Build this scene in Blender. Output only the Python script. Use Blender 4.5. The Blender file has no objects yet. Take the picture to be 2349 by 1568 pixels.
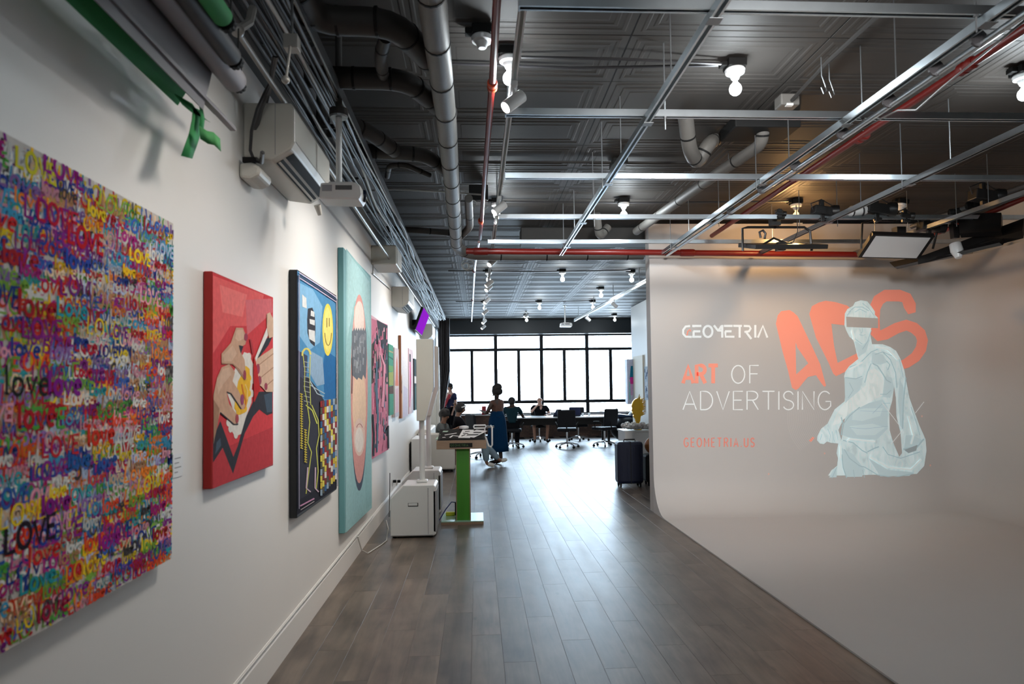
import bpy, math, random
from mathutils import Vector, Matrix
random.seed(7)
sin, cos, pi = math.sin, math.cos, math.pi
sc = bpy.context.scene
COL = sc.collection

# ------------------------------------------------------------------ camera, world, exposure
F = 1566.0; IW, IH = 2349, 1568; SHY = 46.8; TH = .0359; RO = .0127; PS = math.atan(.0512); CAMH = 1.6
Fw = Vector((sin(PS)*cos(TH), cos(PS)*cos(TH), sin(TH)))
R0 = Vector((cos(PS), -sin(PS), 0)); U0 = R0.cross(Fw)
Uv = U0*cos(RO) + R0*sin(RO); Rv = R0*cos(RO) - U0*sin(RO)
cam = bpy.data.cameras.new('camera'); camo = bpy.data.objects.new('camera', cam); COL.objects.link(camo)
camo.matrix_world = Matrix(((Rv.x, Uv.x, -Fw.x, 0), (Rv.y, Uv.y, -Fw.y, 0), (Rv.z, Uv.z, -Fw.z, CAMH), (0, 0, 0, 1)))
cam.sensor_width = 36; cam.sensor_fit = 'HORIZONTAL'; cam.lens = F/IW*36; cam.shift_y = SHY/IW
cam.clip_start = .05; cam.clip_end = 200
cam.dof.use_dof = True; cam.dof.focus_distance = 9.0; cam.dof.aperture_fstop = 3.2
sc.camera = camo

W = bpy.data.worlds.new('world'); sc.world = W; W.use_nodes = True
W.node_tree.nodes['Background'].inputs[0].default_value = (.68, .85, 1, 1)
W.node_tree.nodes['Background'].inputs[1].default_value = 28.0
sc.view_settings.view_transform = 'Standard'; sc.view_settings.look = 'None'
sc.view_settings.exposure = 0.0; sc.view_settings.gamma = 1; sc.view_settings.use_curve_mapping = False
try:
    sc.cycles.use_denoising = True
    sc.cycles.max_bounces = 8; sc.cycles.diffuse_bounces = 4; sc.cycles.glossy_bounces = 3
    sc.cycles.transparent_max_bounces = 12; sc.cycles.sample_clamp_indirect = 4
    sc.cycles.caustics_reflective = False; sc.cycles.caustics_refractive = False
except Exception: pass

def light(name, kind, loc, energy, col=(1, 1, 1), aim=None, size=.05, spot=60, blend=.6, sy=None):
    l = bpy.data.lights.new(name, kind); l.energy = energy; l.color = col
    if kind == 'SPOT': l.spot_size = math.radians(spot); l.spot_blend = blend; l.shadow_soft_size = size
    elif kind == 'POINT': l.shadow_soft_size = size
    elif kind == 'AREA':
        l.size = size
        if sy: l.shape = 'RECTANGLE'; l.size_y = sy
    o = bpy.data.objects.new(name, l); COL.objects.link(o); o.location = loc
    if aim is not None:
        o.rotation_euler = (Vector(aim)-Vector(loc)).to_track_quat('-Z', 'Y').to_euler()
    return o
po = light('window_portal', 'AREA', (2.1, 22.02, 2.0), 1, aim=(2.1, 0, 2.0), size=5.9, sy=2.6)
po.data.cycles.is_portal = True
BULB_E, SPOT_E = 24, 130          # watts of each ceiling bulb and each track spot
COOL, WARM = (.86, .95, 1), (1, .55, .2)

def ray(x, y):
    a = (x-IW/2)/F; b = -(y-IH/2-SHY)/F
    return Fw + a*Rv + b*Uv
def at(x, y, X=None, Y=None, Z=None):
    """where the line of sight through a pixel of the photograph meets a plane of the room"""
    d = ray(x, y)
    t = X/d.x if X is not None else Y/d.y if Y is not None else (Z-CAMH)/d.z
    return Vector((d.x*t, d.y*t, CAMH+d.z*t))

# ------------------------------------------------------------------ materials
def mat(name, col, rough=.6, metal=0, emis=None, es=1, noise=0, nscale=5, bump=0, bscale=60, spec=.5, stretch=None, coat=0, objrand=0):
    m = bpy.data.materials.new(name); m.use_nodes = True; nt = m.node_tree; N = nt.nodes; L = nt.links
    b = N['Principled BSDF']; b.inputs['Roughness'].default_value = rough; b.inputs['Metallic'].default_value = metal
    b.inputs['Specular IOR Level'].default_value = spec
    b.inputs['Base Color'].default_value = (*col, 1)
    if coat: b.inputs['Coat Weight'].default_value = coat; b.inputs['Coat Roughness'].default_value = .15
    if emis is not None:
        b.inputs['Emission Color'].default_value = (*emis, 1); b.inputs['Emission Strength'].default_value = es
    if noise or bump:
        tc = N.new('ShaderNodeTexCoord'); mp = N.new('ShaderNodeMapping')
        if stretch: mp.inputs['Scale'].default_value = stretch
        L.new(tc.outputs['Object'], mp.inputs[0])
    if noise:
        n = N.new('ShaderNodeTexNoise'); n.inputs['Scale'].default_value = nscale; n.inputs['Detail'].default_value = 5
        L.new(mp.outputs[0], n.inputs['Vector'])
        r = N.new('ShaderNodeMapRange'); r.inputs['To Min'].default_value = 1-noise; r.inputs['To Max'].default_value = 1+noise
        L.new(n.outputs['Fac'], r.inputs[0])
        v = N.new('ShaderNodeVectorMath'); v.operation = 'SCALE'; v.inputs[0].default_value = col
        L.new(r.outputs[0], v.inputs['Scale']); L.new(v.outputs[0], b.inputs['Base Color'])
    if bump:
        n2 = N.new('ShaderNodeTexNoise'); n2.inputs['Scale'].default_value = bscale; n2.inputs['Detail'].default_value = 4
        L.new(mp.outputs[0], n2.inputs['Vector'])
        bp = N.new('ShaderNodeBump'); bp.inputs['Strength'].default_value = bump; bp.inputs['Distance'].default_value = .01
        L.new(n2.outputs['Fac'], bp.inputs['Height']); L.new(bp.outputs[0], b.inputs['Normal'])
    return m
def mat_attr(name, rough=.8, es=0, bump=.25, base=None, spec=.08):
    """paint: colour from the mesh's own colour attribute; base: a projected image (light on a pale wall)"""
    m = bpy.data.materials.new(name); m.use_nodes = True; nt = m.node_tree; N = nt.nodes; L = nt.links
    b = N['Principled BSDF']; b.inputs['Roughness'].default_value = rough; b.inputs['Specular IOR Level'].default_value = spec
    a = N.new('ShaderNodeVertexColor'); a.layer_name = 'Col'
    if base is None: 
        n = N.new('ShaderNodeTexNoise'); n.inputs['Scale'].default_value = 35; n.inputs['Detail'].default_value = 5
        tc = N.new('ShaderNodeTexCoord'); L.new(tc.outputs['Object'], n.inputs['Vector'])
        r = N.new('ShaderNodeMapRange'); r.inputs['To Min'].default_value = .78; r.inputs['To Max'].default_value = 1.2
        L.new(n.outputs['Fac'], r.inputs[0])
        v = N.new('ShaderNodeVectorMath'); v.operation = 'SCALE'
        L.new(a.outputs['Color'], v.inputs[0]); L.new(r.outputs[0], v.inputs['Scale']); L.new(v.outputs[0], b.inputs['Base Color'])
        if bump:
            bp = N.new('ShaderNodeBump'); bp.inputs['Strength'].default_value = bump; bp.inputs['Distance'].default_value = .004
            L.new(n.outputs['Fac'], bp.inputs['Height']); L.new(bp.outputs[0], b.inputs['Normal'])
    else:
        L.new(a.outputs['Color'], b.inputs['Base Color'])
        L.new(a.outputs['Color'], b.inputs['Emission Color']); b.inputs['Emission Strength'].default_value = es
    return m

M = {}
M['wall'] = mat('white wall paint', (.80, .785, .76), .5, bump=.03, bscale=120, noise=.02, nscale=2)
M['cyc'] = mat('cyclorama paint', (.62, .60, .585), .6, noise=.03, nscale=1.2)
M['upper'] = mat('plaster above the backdrop', (.55, .52, .5), .7, noise=.08, nscale=3)
M['soffit'] = mat('dark grey soffit', (.085, .085, .09), .5, noise=.1)
M['dark'] = mat('matt black', (.009, .009, .009), .65, spec=.2)
M['dark2'] = mat('dark window paint', (.005, .007, .010), .5, spec=.2)
M['header'] = mat('dark header panel', (.014, .021, .026), .45, noise=.15, nscale=2)
M['white'] = mat('white plastic', (.74, .74, .73), .35)
M['offwhite'] = mat('aged white plastic', (.66, .64, .58), .4, noise=.04)
M['greyplastic'] = mat('grey speaker cloth', (.32, .32, .34), .6)
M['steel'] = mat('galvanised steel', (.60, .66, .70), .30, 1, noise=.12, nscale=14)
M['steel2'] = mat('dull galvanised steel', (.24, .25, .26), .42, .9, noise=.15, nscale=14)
M['chrome'] = mat('chrome', (.75, .75, .78), .15, 1)
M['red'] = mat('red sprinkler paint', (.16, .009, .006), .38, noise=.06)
M['redbright'] = mat('orange red fitting paint', (.60, .07, .02), .35)
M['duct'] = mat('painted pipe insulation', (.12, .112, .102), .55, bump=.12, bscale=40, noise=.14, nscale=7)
M['duct2'] = mat('dark pipe insulation', (.028, .025, .023), .65, bump=.12, bscale=30, noise=.2, nscale=6)  # much darker tone than the main pipe's insulation
M['conduit'] = mat('pale conduit', (.33, .32, .30), .4, .3)
M['cable'] = mat('dark cable', (.03, .028, .03), .45)
M['cableg'] = mat('grey cable', (.10, .098, .098), .4)
M['cablew'] = mat('white cable', (.62, .61, .58), .4)
M['green'] = mat('green fabric', (.02, .27, .07), .75, bump=.1)
M['greyroll'] = mat('grey backdrop paper', (.21, .205, .225), .6, noise=.04)
M['greytube'] = mat('grey paper roll', (.27, .265, .29), .55)
M['blackroll'] = mat('black paper roll', (.02, .021, .025), .6)
M['curtain'] = mat('charcoal curtain', (.095, .085, .088), .8, bump=.1)
M['bulb'] = mat('lit bulb glass', (1, 1, 1), .2, emis=(.86, .95, 1), es=30)
M['bulbw'] = mat('lit warm bulb glass', (1, .8, .5), .2, emis=(1, .62, .24), es=2.6)
M['lens'] = mat('lit spot lens', (1, 1, 1), .2, emis=(1, .95, .88), es=14)
M['porcelain'] = mat('porcelain lampholder', (.75, .76, .76), .25)
M['ledpanel'] = mat('white diffuser', (.72, .73, .74), .35)
M['blackmetal'] = mat('black light housing', (.016, .015, .015), .4, .2)
M['ply'] = mat('plywood edge', (.30, .20, .13), .5, noise=.25, nscale=6, stretch=(1, 1, 14))
M['greenpaint'] = mat('green painted board', (.05, .25, .015), .5, noise=.15, nscale=3, stretch=(12, 12, 1))
M['greenglass'] = mat('pale green base top', (.30, .52, .38), .18)
M['suit'] = mat('navy suitcase shell', (.004, .007, .022), .42, noise=.1, spec=.3)
M['gold'] = mat('gold leaf', (.80, .47, .05), .28, .9, bump=.2)
M['silver'] = mat('silver foil flowers', (.62, .60, .58), .28, .7, bump=.3)
M['brown'] = mat('amber brown glaze', (.32, .11, .03), .3)
M['sofa'] = mat('cream sofa leather', (.70, .67, .60), .5, noise=.04)
M['blackleather'] = mat('black leather', (.005, .006, .009), .5, spec=.2)
M['tabletop'] = mat('white laminate', (.75, .77, .8), .22)
M['skin_dark'] = mat('dark skin', (.045, .022, .014), .5)
M['skin_mid'] = mat('brown skin', (.20, .10, .06), .5)
M['skin_light'] = mat('light skin', (.50, .28, .20), .5)
M['hair'] = mat('black hair', (.008, .007, .007), .7)
M['dress'] = mat('blue skirt cloth', (.0015, .026, .075), .85, spec=.1)
M['top'] = mat('brown patterned top', (.10, .045, .03), .8, noise=.6, nscale=30)
M['teal'] = mat('dark teal shirt', (.005, .025, .035), .85, spec=.2)
M['black_cloth'] = mat('black cloth', (.006, .006, .008), .9, spec=.1)
M['navy'] = mat('navy cloth', (.010, .015, .06), .8)
M['redcloth'] = mat('red cloth', (.40, .02, .03), .7)
M['greycloth'] = mat('grey green cloth', (.07, .08, .08), .8)
M['jeans'] = mat('pale blue denim', (.20, .28, .33), .8, noise=.15, nscale=14)
M['shoe'] = mat('white shoe', (.68, .66, .60), .5)
M['screen'] = mat('lit purple screen', (.02, .0, .03), .9, spec=0, emis=(.30, .02, .62), es=.9)
M['screen2'] = mat('dark screen', (.01, .015, .03), .12)
M['yellow'] = mat('yellow green plug', (.45, .48, .02), .5)
M['bluecable'] = mat('dark blue cable', (.02, .03, .14), .4)
M['paint'] = mat_attr('artist paint')
M['print'] = mat_attr('printed sheet', bump=0)
M['canvas'] = mat('primed canvas edge', (.70, .68, .64), .8)
M['proj'] = mat_attr('projected image', rough=.6, base=(1, 1, 1), es=.16)

def marble(m):
    nt = m.node_tree; N = nt.nodes; L = nt.links; b = N['Principled BSDF']; a = [n for n in N if n.type == 'VERTEX_COLOR'][0]
    tc = N.new('ShaderNodeTexCoord'); mp = N.new('ShaderNodeMapping'); mp.inputs['Rotation'].default_value = (0, .5, 0); mp.inputs['Scale'].default_value = (7, 1, 2.6)
    n = N.new('ShaderNodeTexNoise'); n.inputs['Scale'].default_value = 1.3; n.inputs['Detail'].default_value = 5; n.inputs['Distortion'].default_value = 2.2
    r = N.new('ShaderNodeMapRange'); r.inputs['From Min'].default_value = .3; r.inputs['From Max'].default_value = .62; r.inputs['To Min'].default_value = .80; r.inputs['To Max'].default_value = 1.05
    v = N.new('ShaderNodeVectorMath'); v.operation = 'SCALE'
    L.new(tc.outputs['Object'], mp.inputs[0]); L.new(mp.outputs[0], n.inputs['Vector']); L.new(n.outputs['Fac'], r.inputs[0]); L.new(r.outputs[0], v.inputs['Scale'])
    L.new(a.outputs['Color'], v.inputs[0]); L.new(v.outputs[0], b.inputs['Base Color']); L.new(v.outputs[0], b.inputs['Emission Color']); return m
M['proj2'] = marble(mat_attr('projected statue', rough=.6, base=(1, 1, 1), es=.16))
def glass():
    m = bpy.data.materials.new('window glass'); m.use_nodes = True; N = m.node_tree.nodes; L = m.node_tree.links
    N.remove(N['Principled BSDF']); t = N.new('ShaderNodeBsdfTransparent'); g = N.new('ShaderNodeBsdfGlossy')
    t.inputs[0].default_value = (.96, .98, 1, 1); g.inputs['Roughness'].default_value = .02
    f = N.new('ShaderNodeFresnel'); f.inputs[0].default_value = 1.45
    x = N.new('ShaderNodeMixShader'); L.new(f.outputs[0], x.inputs[0]); L.new(t.outputs[0], x.inputs[1]); L.new(g.outputs[0], x.inputs[2])
    L.new(x.outputs[0], N['Material Output'].inputs[0]); return m
M['glass'] = glass()

def floor_mat():
    m = bpy.data.materials.new('grey oak laminate'); m.use_nodes = True; N = m.node_tree.nodes; L = m.node_tree.links
    b = N['Principled BSDF']; geo = N.new('ShaderNodeNewGeometry')
    at_ = N.new('ShaderNodeAttribute'); at_.attribute_name = 'rnd'; oi = N.new('ShaderNodeObjectInfo')
    ad = N.new('ShaderNodeMath'); ad.operation = 'ADD'; L.new(at_.outputs['Fac'], ad.inputs[0]); L.new(oi.outputs['Random'], ad.inputs[1])
    # grain offset per plank
    cmb = N.new('ShaderNodeCombineXYZ'); mu = N.new('ShaderNodeMath'); mu.operation = 'MULTIPLY'; mu.inputs[1].default_value = 37
    L.new(ad.outputs[0], mu.inputs[0]); L.new(mu.outputs[0], cmb.inputs[0]); L.new(mu.outputs[0], cmb.inputs[1])
    va = N.new('ShaderNodeVectorMath'); va.operation = 'ADD'; L.new(geo.outputs['Position'], va.inputs[0]); L.new(cmb.outputs[0], va.inputs[1])
    mp = N.new('ShaderNodeMapping'); mp.inputs['Scale'].default_value = (9, .9, 1); L.new(va.outputs[0], mp.inputs[0])
    n = N.new('ShaderNodeTexNoise'); n.inputs['Scale'].default_value = 1.6; n.inputs['Detail'].default_value = 8; n.inputs['Roughness'].default_value = .62
    n.inputs['Distortion'].default_value = .6
    L.new(mp.outputs[0], n.inputs['Vector'])
    mp2 = N.new('ShaderNodeMapping'); mp2.inputs['Scale'].default_value = (2.2, 1.3, 1); L.new(va.outputs[0], mp2.inputs[0])
    n3 = N.new('ShaderNodeTexNoise'); n3.inputs['Scale'].default_value = 1.5; n3.inputs['Detail'].default_value = 4; L.new(mp2.outputs[0], n3.inputs['Vector'])
    av = N.new('ShaderNodeMath'); av.operation = 'ADD'; L.new(n.outputs['Fac'], av.inputs[0]); L.new(n3.outputs['Fac'], av.inputs[1])
    hf = N.new('ShaderNodeMath'); hf.operation = 'MULTIPLY'; hf.inputs[1].default_value = .5; L.new(av.outputs[0], hf.inputs[0])
    cr = N.new('ShaderNodeValToRGB'); L.new(hf.outputs[0], cr.inputs[0])
    cr.color_ramp.elements[0].position = .36; cr.color_ramp.elements[0].color = (.044, .032, .025, 1)
    cr.color_ramp.elements[1].position = .66; cr.color_ramp.elements[1].color = (.190, .150, .118, 1)
    mr = N.new('ShaderNodeMapRange'); mr.inputs['To Min'].default_value = .78; mr.inputs['To Max'].default_value = 1.2
    L.new(ad.outputs[0], mr.inputs[0]); sv = N.new('ShaderNodeVectorMath'); sv.operation = 'SCALE'
    L.new(cr.outputs[0], sv.inputs[0]); L.new(mr.outputs[0], sv.inputs['Scale'])
    # knots
    vo = N.new('ShaderNodeTexVoronoi'); vo.inputs['Scale'].default_value = 1.0
    mp3 = N.new('ShaderNodeMapping'); mp3.inputs['Scale'].default_value = (5, 2.2, 1); L.new(va.outputs[0], mp3.inputs[0]); L.new(mp3.outputs[0], vo.inputs['Vector'])
    kr = N.new('ShaderNodeMapRange'); kr.inputs['From Min'].default_value = .03; kr.inputs['From Max'].default_value = .10
    kr.inputs['To Min'].default_value = .6; L.new(vo.outputs['Distance'], kr.inputs[0])
    s2 = N.new('ShaderNodeVectorMath'); s2.operation = 'SCALE'; L.new(sv.outputs[0], s2.inputs[0]); L.new(kr.outputs[0], s2.inputs['Scale'])
    L.new(s2.outputs[0], b.inputs['Base Color'])
    rr = N.new('ShaderNodeMapRange'); rr.inputs['To Min'].default_value = .30; rr.inputs['To Max'].default_value = .46
    L.new(n.outputs['Fac'], rr.inputs[0]); L.new(rr.outputs[0], b.inputs['Roughness'])
    b.inputs['Specular IOR Level'].default_value = .6
    bp = N.new('ShaderNodeBump'); bp.inputs['Strength'].default_value = .12; bp.inputs['Distance'].default_value = .004
    L.new(n.outputs['Fac'], bp.inputs['Height']); L.new(bp.outputs[0], b.inputs['Normal'])
    return m
M['floor'] = floor_mat()
M['tin'] = mat('painted tin ceiling', (.047, .042, .038), .62, 0, noise=.15, nscale=3, bump=.03, bscale=15, spec=.22)
def brick_mat():
    m = bpy.data.materials.new('brown brick'); m.use_nodes = True; N = m.node_tree.nodes; L = m.node_tree.links
    b = N['Principled BSDF']; tc = N.new('ShaderNodeTexCoord'); mp = N.new('ShaderNodeMapping'); mp.inputs['Rotation'].default_value = (pi/2, 0, 0)
    br = N.new('ShaderNodeTexBrick'); L.new(tc.outputs['Object'], mp.inputs[0]); L.new(mp.outputs[0], br.inputs[0])
    br.inputs['Color1'].default_value = (.14, .075, .05, 1); br.inputs['Color2'].default_value = (.08, .045, .035, 1)
    br.inputs['Mortar'].default_value = (.05, .04, .035, 1); br.inputs['Scale'].default_value = 4.4
    L.new(br.outputs[0], b.inputs['Base Color']); b.inputs['Roughness'].default_value = .8; return m
M['brick'] = brick_mat()

# ------------------------------------------------------------------ mesh helpers
class MB:
    def __init__(s): s.v = []; s.f = []; s.c = []; s.cc = None
    def add(s, vs, fs, col=None):
        o = len(s.v); s.v += [tuple(p) for p in vs]; s.f += [tuple(i+o for i in f) for f in fs]
        s.c += [col or (1, 1, 1)]*len(fs); return s
    def box(s, x0, x1, y0, y1, z0, z1, col=None):
        vs = [(x, y, z) for x in (x0, x1) for y in (y0, y1) for z in (z0, z1)]
        return s.add(vs, [(0, 1, 3, 2), (4, 6, 7, 5), (0, 4, 5, 1), (2, 3, 7, 6), (0, 2, 6, 4), (1, 5, 7, 3)], col)
    def obox(s, c, size, rot=None, col=None):
        R = rot or Matrix.Identity(3); c = Vector(c)
        vs = [c + R @ Vector((a*size[0]/2, b*size[1]/2, d*size[2]/2)) for a in (-1, 1) for b in (-1, 1) for d in (-1, 1)]
        return s.add(vs, [(0, 1, 3, 2), (4, 6, 7, 5), (0, 4, 5, 1), (2, 3, 7, 6), (0, 2, 6, 4), (1, 5, 7, 3)], col)
    def slab(s, corners, thick):
        a, b, c, d = [Vector(p) for p in corners]; n = (b-a).cross(d-a).normalized()*thick
        return s.add([a, b, c, d, a+n, b+n, c+n, d+n], [(0, 1, 2, 3), (7, 6, 5, 4), (0, 4, 5, 1), (1, 5, 6, 2), (2, 6, 7, 3), (3, 7, 4, 0)])
    def cyl(s, p0, p1, r0, r1=None, n=12, caps=True, col=None):
        return s.tube([p0, p1], r0, n, caps, r1, col)
    def tube(s, pts, r, n=8, caps=True, r1=None, col=None):
        P = [Vector(p) for p in pts]; k = len(P); o = len(s.v); ref = None
        for i, p in enumerate(P):
            t = (P[min(i+1, k-1)]-P[max(i-1, 0)]).normalized()
            if ref is None:
                ref = Vector((0, 0, 1)) if abs(t.z) < .9 else Vector((1, 0, 0))
            a = (ref - t*ref.dot(t)).normalized(); ref = a; b = t.cross(a)
            rr = (r[i] if isinstance(r, (list, tuple)) else r if r1 is None else r+(r1-r)*i/(k-1))
            for j in range(n):
                q = 2*pi*j/n; s.v.append(tuple(p + a*(rr*cos(q)) + b*(rr*sin(q))))
        for i in range(k-1):
            for j in range(n):
                j2 = (j+1) % n; s.f.append((o+i*n+j, o+i*n+j2, o+(i+1)*n+j2, o+(i+1)*n+j)); s.c.append(col or (1, 1, 1))
        if caps:
            s.f.append(tuple(o+j for j in range(n))[::-1]); s.f.append(tuple(o+(k-1)*n+j for j in range(n))); s.c += [col or (1, 1, 1)]*2
        return s
    def lathe(s, prof, c=(0, 0, 0), n=16, axis=None, col=None):
        """prof: (radius, height) along axis"""
        A = (Vector(axis) if axis is not None else Vector((0, 0, 1))).normalized()
        ref = Vector((0, 0, 1)) if abs(A.z) < .9 else Vector((1, 0, 0))
        a = (ref-A*ref.dot(A)).normalized(); b = A.cross(a); o = len(s.v); k = len(prof); c = Vector(c)
        for r, h in prof:
            for j in range(n):
                q = 2*pi*j/n; s.v.append(tuple(c + A*h + a*(r*cos(q)) + b*(r*sin(q))))
        for i in range(k-1):
            for j in range(n):
                j2 = (j+1) % n; s.f.append((o+i*n+j, o+i*n+j2, o+(i+1)*n+j2, o+(i+1)*n+j)); s.c.append(col or (1, 1, 1))
        s.f.append(tuple(o+j for j in range(n))[::-1]); s.f.append(tuple(o+(k-1)*n+j for j in range(n))); s.c += [col or (1, 1, 1)]*2
        return s
    def ball(s, c, r, n=14, m=8, sc_=(1, 1, 1), rot=None, col=None):
        o = len(s.v); c = Vector(c); R = rot or Matrix.Identity(3)
        for i in range(m+1):
            ph = pi*i/m
            for j in range(n):
                q = 2*pi*j/n
                s.v.append(tuple(c + R @ Vector((r*sc_[0]*sin(ph)*cos(q), r*sc_[1]*sin(ph)*sin(q), r*sc_[2]*cos(ph)))))
        for i in range(m):
            for j in range(n):
                j2 = (j+1) % n; s.f.append((o+i*n+j, o+(i+1)*n+j, o+(i+1)*n+j2, o+i*n+j2)); s.c.append(col or (1, 1, 1))
        return s
    def prism(s, pts, z0, z1, fn=None, col=None):
        """pts 2D polygon extruded between z0 and z1, fn maps (u,v,w) to a point"""
        fn = fn or (lambda u, v, w: (u, v, w)); n = len(pts)
        vs = [fn(u, v, z0) for u, v in pts]+[fn(u, v, z1) for u, v in pts]
        fs = [tuple(range(n))[::-1], tuple(range(n, 2*n))]+[(i, (i+1) % n, n+(i+1) % n, n+i) for i in range(n)]
        return s.add(vs, fs, col)
    def build(s, name, m, parent=None, smooth=False, bevel=0, colours=False, loc=None, fixn=True):
        me = bpy.data.meshes.new(name); me.from_pydata(s.v, [], s.f)
        if colours:
            ca = me.color_attributes.new('Col', 'FLOAT_COLOR', 'CORNER'); k = 0; buf = []
            for f, c in zip(s.f, s.c): buf += [c[0], c[1], c[2], 1.0]*len(f)
            ca.data.foreach_set('color', buf)
        if fixn and not colours:
            import bmesh
            bm = bmesh.new(); bm.from_mesh(me); bmesh.ops.recalc_face_normals(bm, faces=bm.faces); bm.to_mesh(me); bm.free()
        if smooth:
            me.polygons.foreach_set('use_smooth', [True]*len(me.polygons))
            try: me.set_sharp_from_angle(angle=math.radians(40))
            except Exception: pass
        me.materials.append(m if not isinstance(m, str) else M[m]); me.update()
        o = bpy.data.objects.new(name, me); COL.objects.link(o)
        if parent is not None:
            o.parent = parent
            o.matrix_parent_inverse = parent.matrix_basis.inverted()
        if bevel:
            b = o.modifiers.new('bevel', 'BEVEL'); b.width = bevel; b.segments = 2; b.limit_method = 'ANGLE'
        return o
def tag(o, label, cat, group=None):
    o['label'] = label; o['category'] = cat
    if group: o['group'] = group
    return o
def thing(name, label, cat, loc=(0, 0, 0), rz=0, group=None):
    o = bpy.data.objects.new(name, None); COL.objects.link(o); o.empty_display_size = .1
    o.location = loc; o.rotation_euler = (0, 0, rz)
    o.matrix_basis = Matrix.Translation(loc) @ Matrix.Rotation(rz, 4, 'Z')
    return tag(o, label, cat, group)
def local(o):
    """children built in the thing's own coordinates"""
    for c in COL.objects:
        if c.parent == o: c.matrix_parent_inverse = Matrix.Identity(4)
def struct(o): o['kind'] = 'structure'; return o
def stuff(o): o['kind'] = 'stuff'; return o
KIDS = {}
def dup(root, loc, rz, label, group=None):
    kids = [c for c in COL.objects if c.parent == root]
    r = root.copy(); COL.objects.link(r); r.matrix_basis = Matrix.Translation(loc) @ Matrix.Rotation(rz, 4, 'Z')
    r['label'] = label
    if group: r['group'] = group
    for ch in kids:
        g = [q for q in COL.objects if q.parent == ch]
        c = ch.copy(); COL.objects.link(c); c.parent = r
        for q in g:
            d = q.copy(); COL.objects.link(d); d.parent = c
    return r

# ribbons and flat art: polygons laid on a plane, each a hair in front of the one before
def ribbon(pts, w):
    P = [Vector((p[0], p[1])) for p in pts]; k = len(P); L_, R_ = [], []
    for i, p in enumerate(P):
        t = P[min(i+1, k-1)]-P[max(i-1, 0)]
        if t.length < 1e-9: t = Vector((1, 0))
        t.normalize(); n = Vector((-t.y, t.x)); ww = (w[i] if isinstance(w, (list, tuple)) else w)/2
        L_.append(p+n*ww); R_.append(p-n*ww)
    return [(L_[i], L_[i+1], R_[i+1], R_[i]) for i in range(k-1)]
def arc(cx, cy, rx, ry, a0, a1, n=10):
    return [(cx+rx*cos(math.radians(a0+(a1-a0)*i/n)), cy+ry*sin(math.radians(a0+(a1-a0)*i/n))) for i in range(n+1)]
class Art:
    """fn(u,v,depth) -> point; depth grows with the drawing order"""
    def __init__(s, fn, step=.0001, start=.0006): s.fn = fn; s.d = start; s.step = step; s.mb = MB()
    def poly(s, pts, col, up=True):
        if up: s.d += s.step
        s.mb.add([s.fn(p[0], p[1], s.d) for p in pts], [tuple(range(len(pts)))], col)
    def rib(s, pts, w, col, caps=False, up=True):
        if up: s.d += s.step
        for q in ribbon(pts, w): s.mb.add([s.fn(p[0], p[1], s.d) for p in q], [(0, 1, 2, 3)], col)
        if caps:
            for k in (0, -1):
                ww = (w[k] if isinstance(w, (list, tuple)) else w)/2
                s.mb.add([s.fn(p[0], p[1], s.d) for p in arc(pts[k][0], pts[k][1], ww, ww, 0, 330, 11)], [tuple(range(12))], col)
    def ell(s, cx, cy, rx, ry, col, n=24, up=True): s.poly(arc(cx, cy, rx, ry, 0, 360-360/n, n-1), col, up)
    def build(s, name, m, parent): return s.mb.build(name, m, parent, colours=True)
GL = {  # stroke letters in a box one high, with their widths
 'A': (.62, [[(0, 0), (.31, 1), (.62, 0)], [(.1, .3), (.52, .3)]]),
 'R': (.52, [[(0, 0), (0, 1), (.25, 1)]+arc(.26, .76, .24, .24, 90, -90, 8)+[(0, .52)], [(.25, .52), (.52, 0)]]),
 'T': (.56, [[(0, 1), (.56, 1)], [(.28, 1), (.28, 0)]]),
 'O': (.64, [arc(.32, .5, .32, .5, 90, 450, 20)]),
 'F': (.44, [[(.44, 1), (0, 1), (0, 0)], [(0, .53), (.38, .53)]]),
 'D': (.56, [[(0, 0), (0, 1), (.2, 1)]+arc(.2, .5, .36, .5, 85, -85, 12)+[(.2, 0), (0, 0)]]),
 'V': (.58, [[(0, 1), (.29, 0), (.58, 1)]]),
 'E': (.44, [[(.44, 1), (0, 1), (0, 0), (.44, 0)], [(0, .52), (.38, .52)]]),
 'I': (.02, [[(.01, 0), (.01, 1)]]),
 'S': (.48, [[(.45, .82)]+arc(.24, .76, .22, .24, 20, 250, 10)+arc(.24, .25, .24, .25, 75, -160, 10)]),
 'N': (.54, [[(0, 0), (0, 1), (.54, 0), (.54, 1)]]),
 'G': (.60, [arc(.31, .5, .31, .5, 45, 300, 16)+[(.58, .2), (.58, .45), (.34, .45)]]),
 'M': (.62, [[(0, 0), (0, 1), (.31, .35), (.62, 1), (.62, 0)]]),
 'U': (.52, [[(0, 1), (0, .26)]+arc(.26, .26, .26, .26, 180, 360, 10)+[(.52, 1)]]),
 '.': (.06, [[(.03, 0), (.03, .09)]]),
 'L': (.42, [[(0, 1), (0, 0), (.42, 0)]]),
 'l': (.12, [[(.02, 1.0), (.04, .0), (.12, .02)]]),
 'o': (.44, [arc(.22, .3, .21, .3, 90, 450, 12)]),
 'v': (.42, [[(0, .6), (.2, 0), (.42, .62)]]),
 'e': (.42, [[(.02, .32), (.40, .36)]+arc(.21, .3, .2, .3, 15, 310, 10)]),
}
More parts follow.
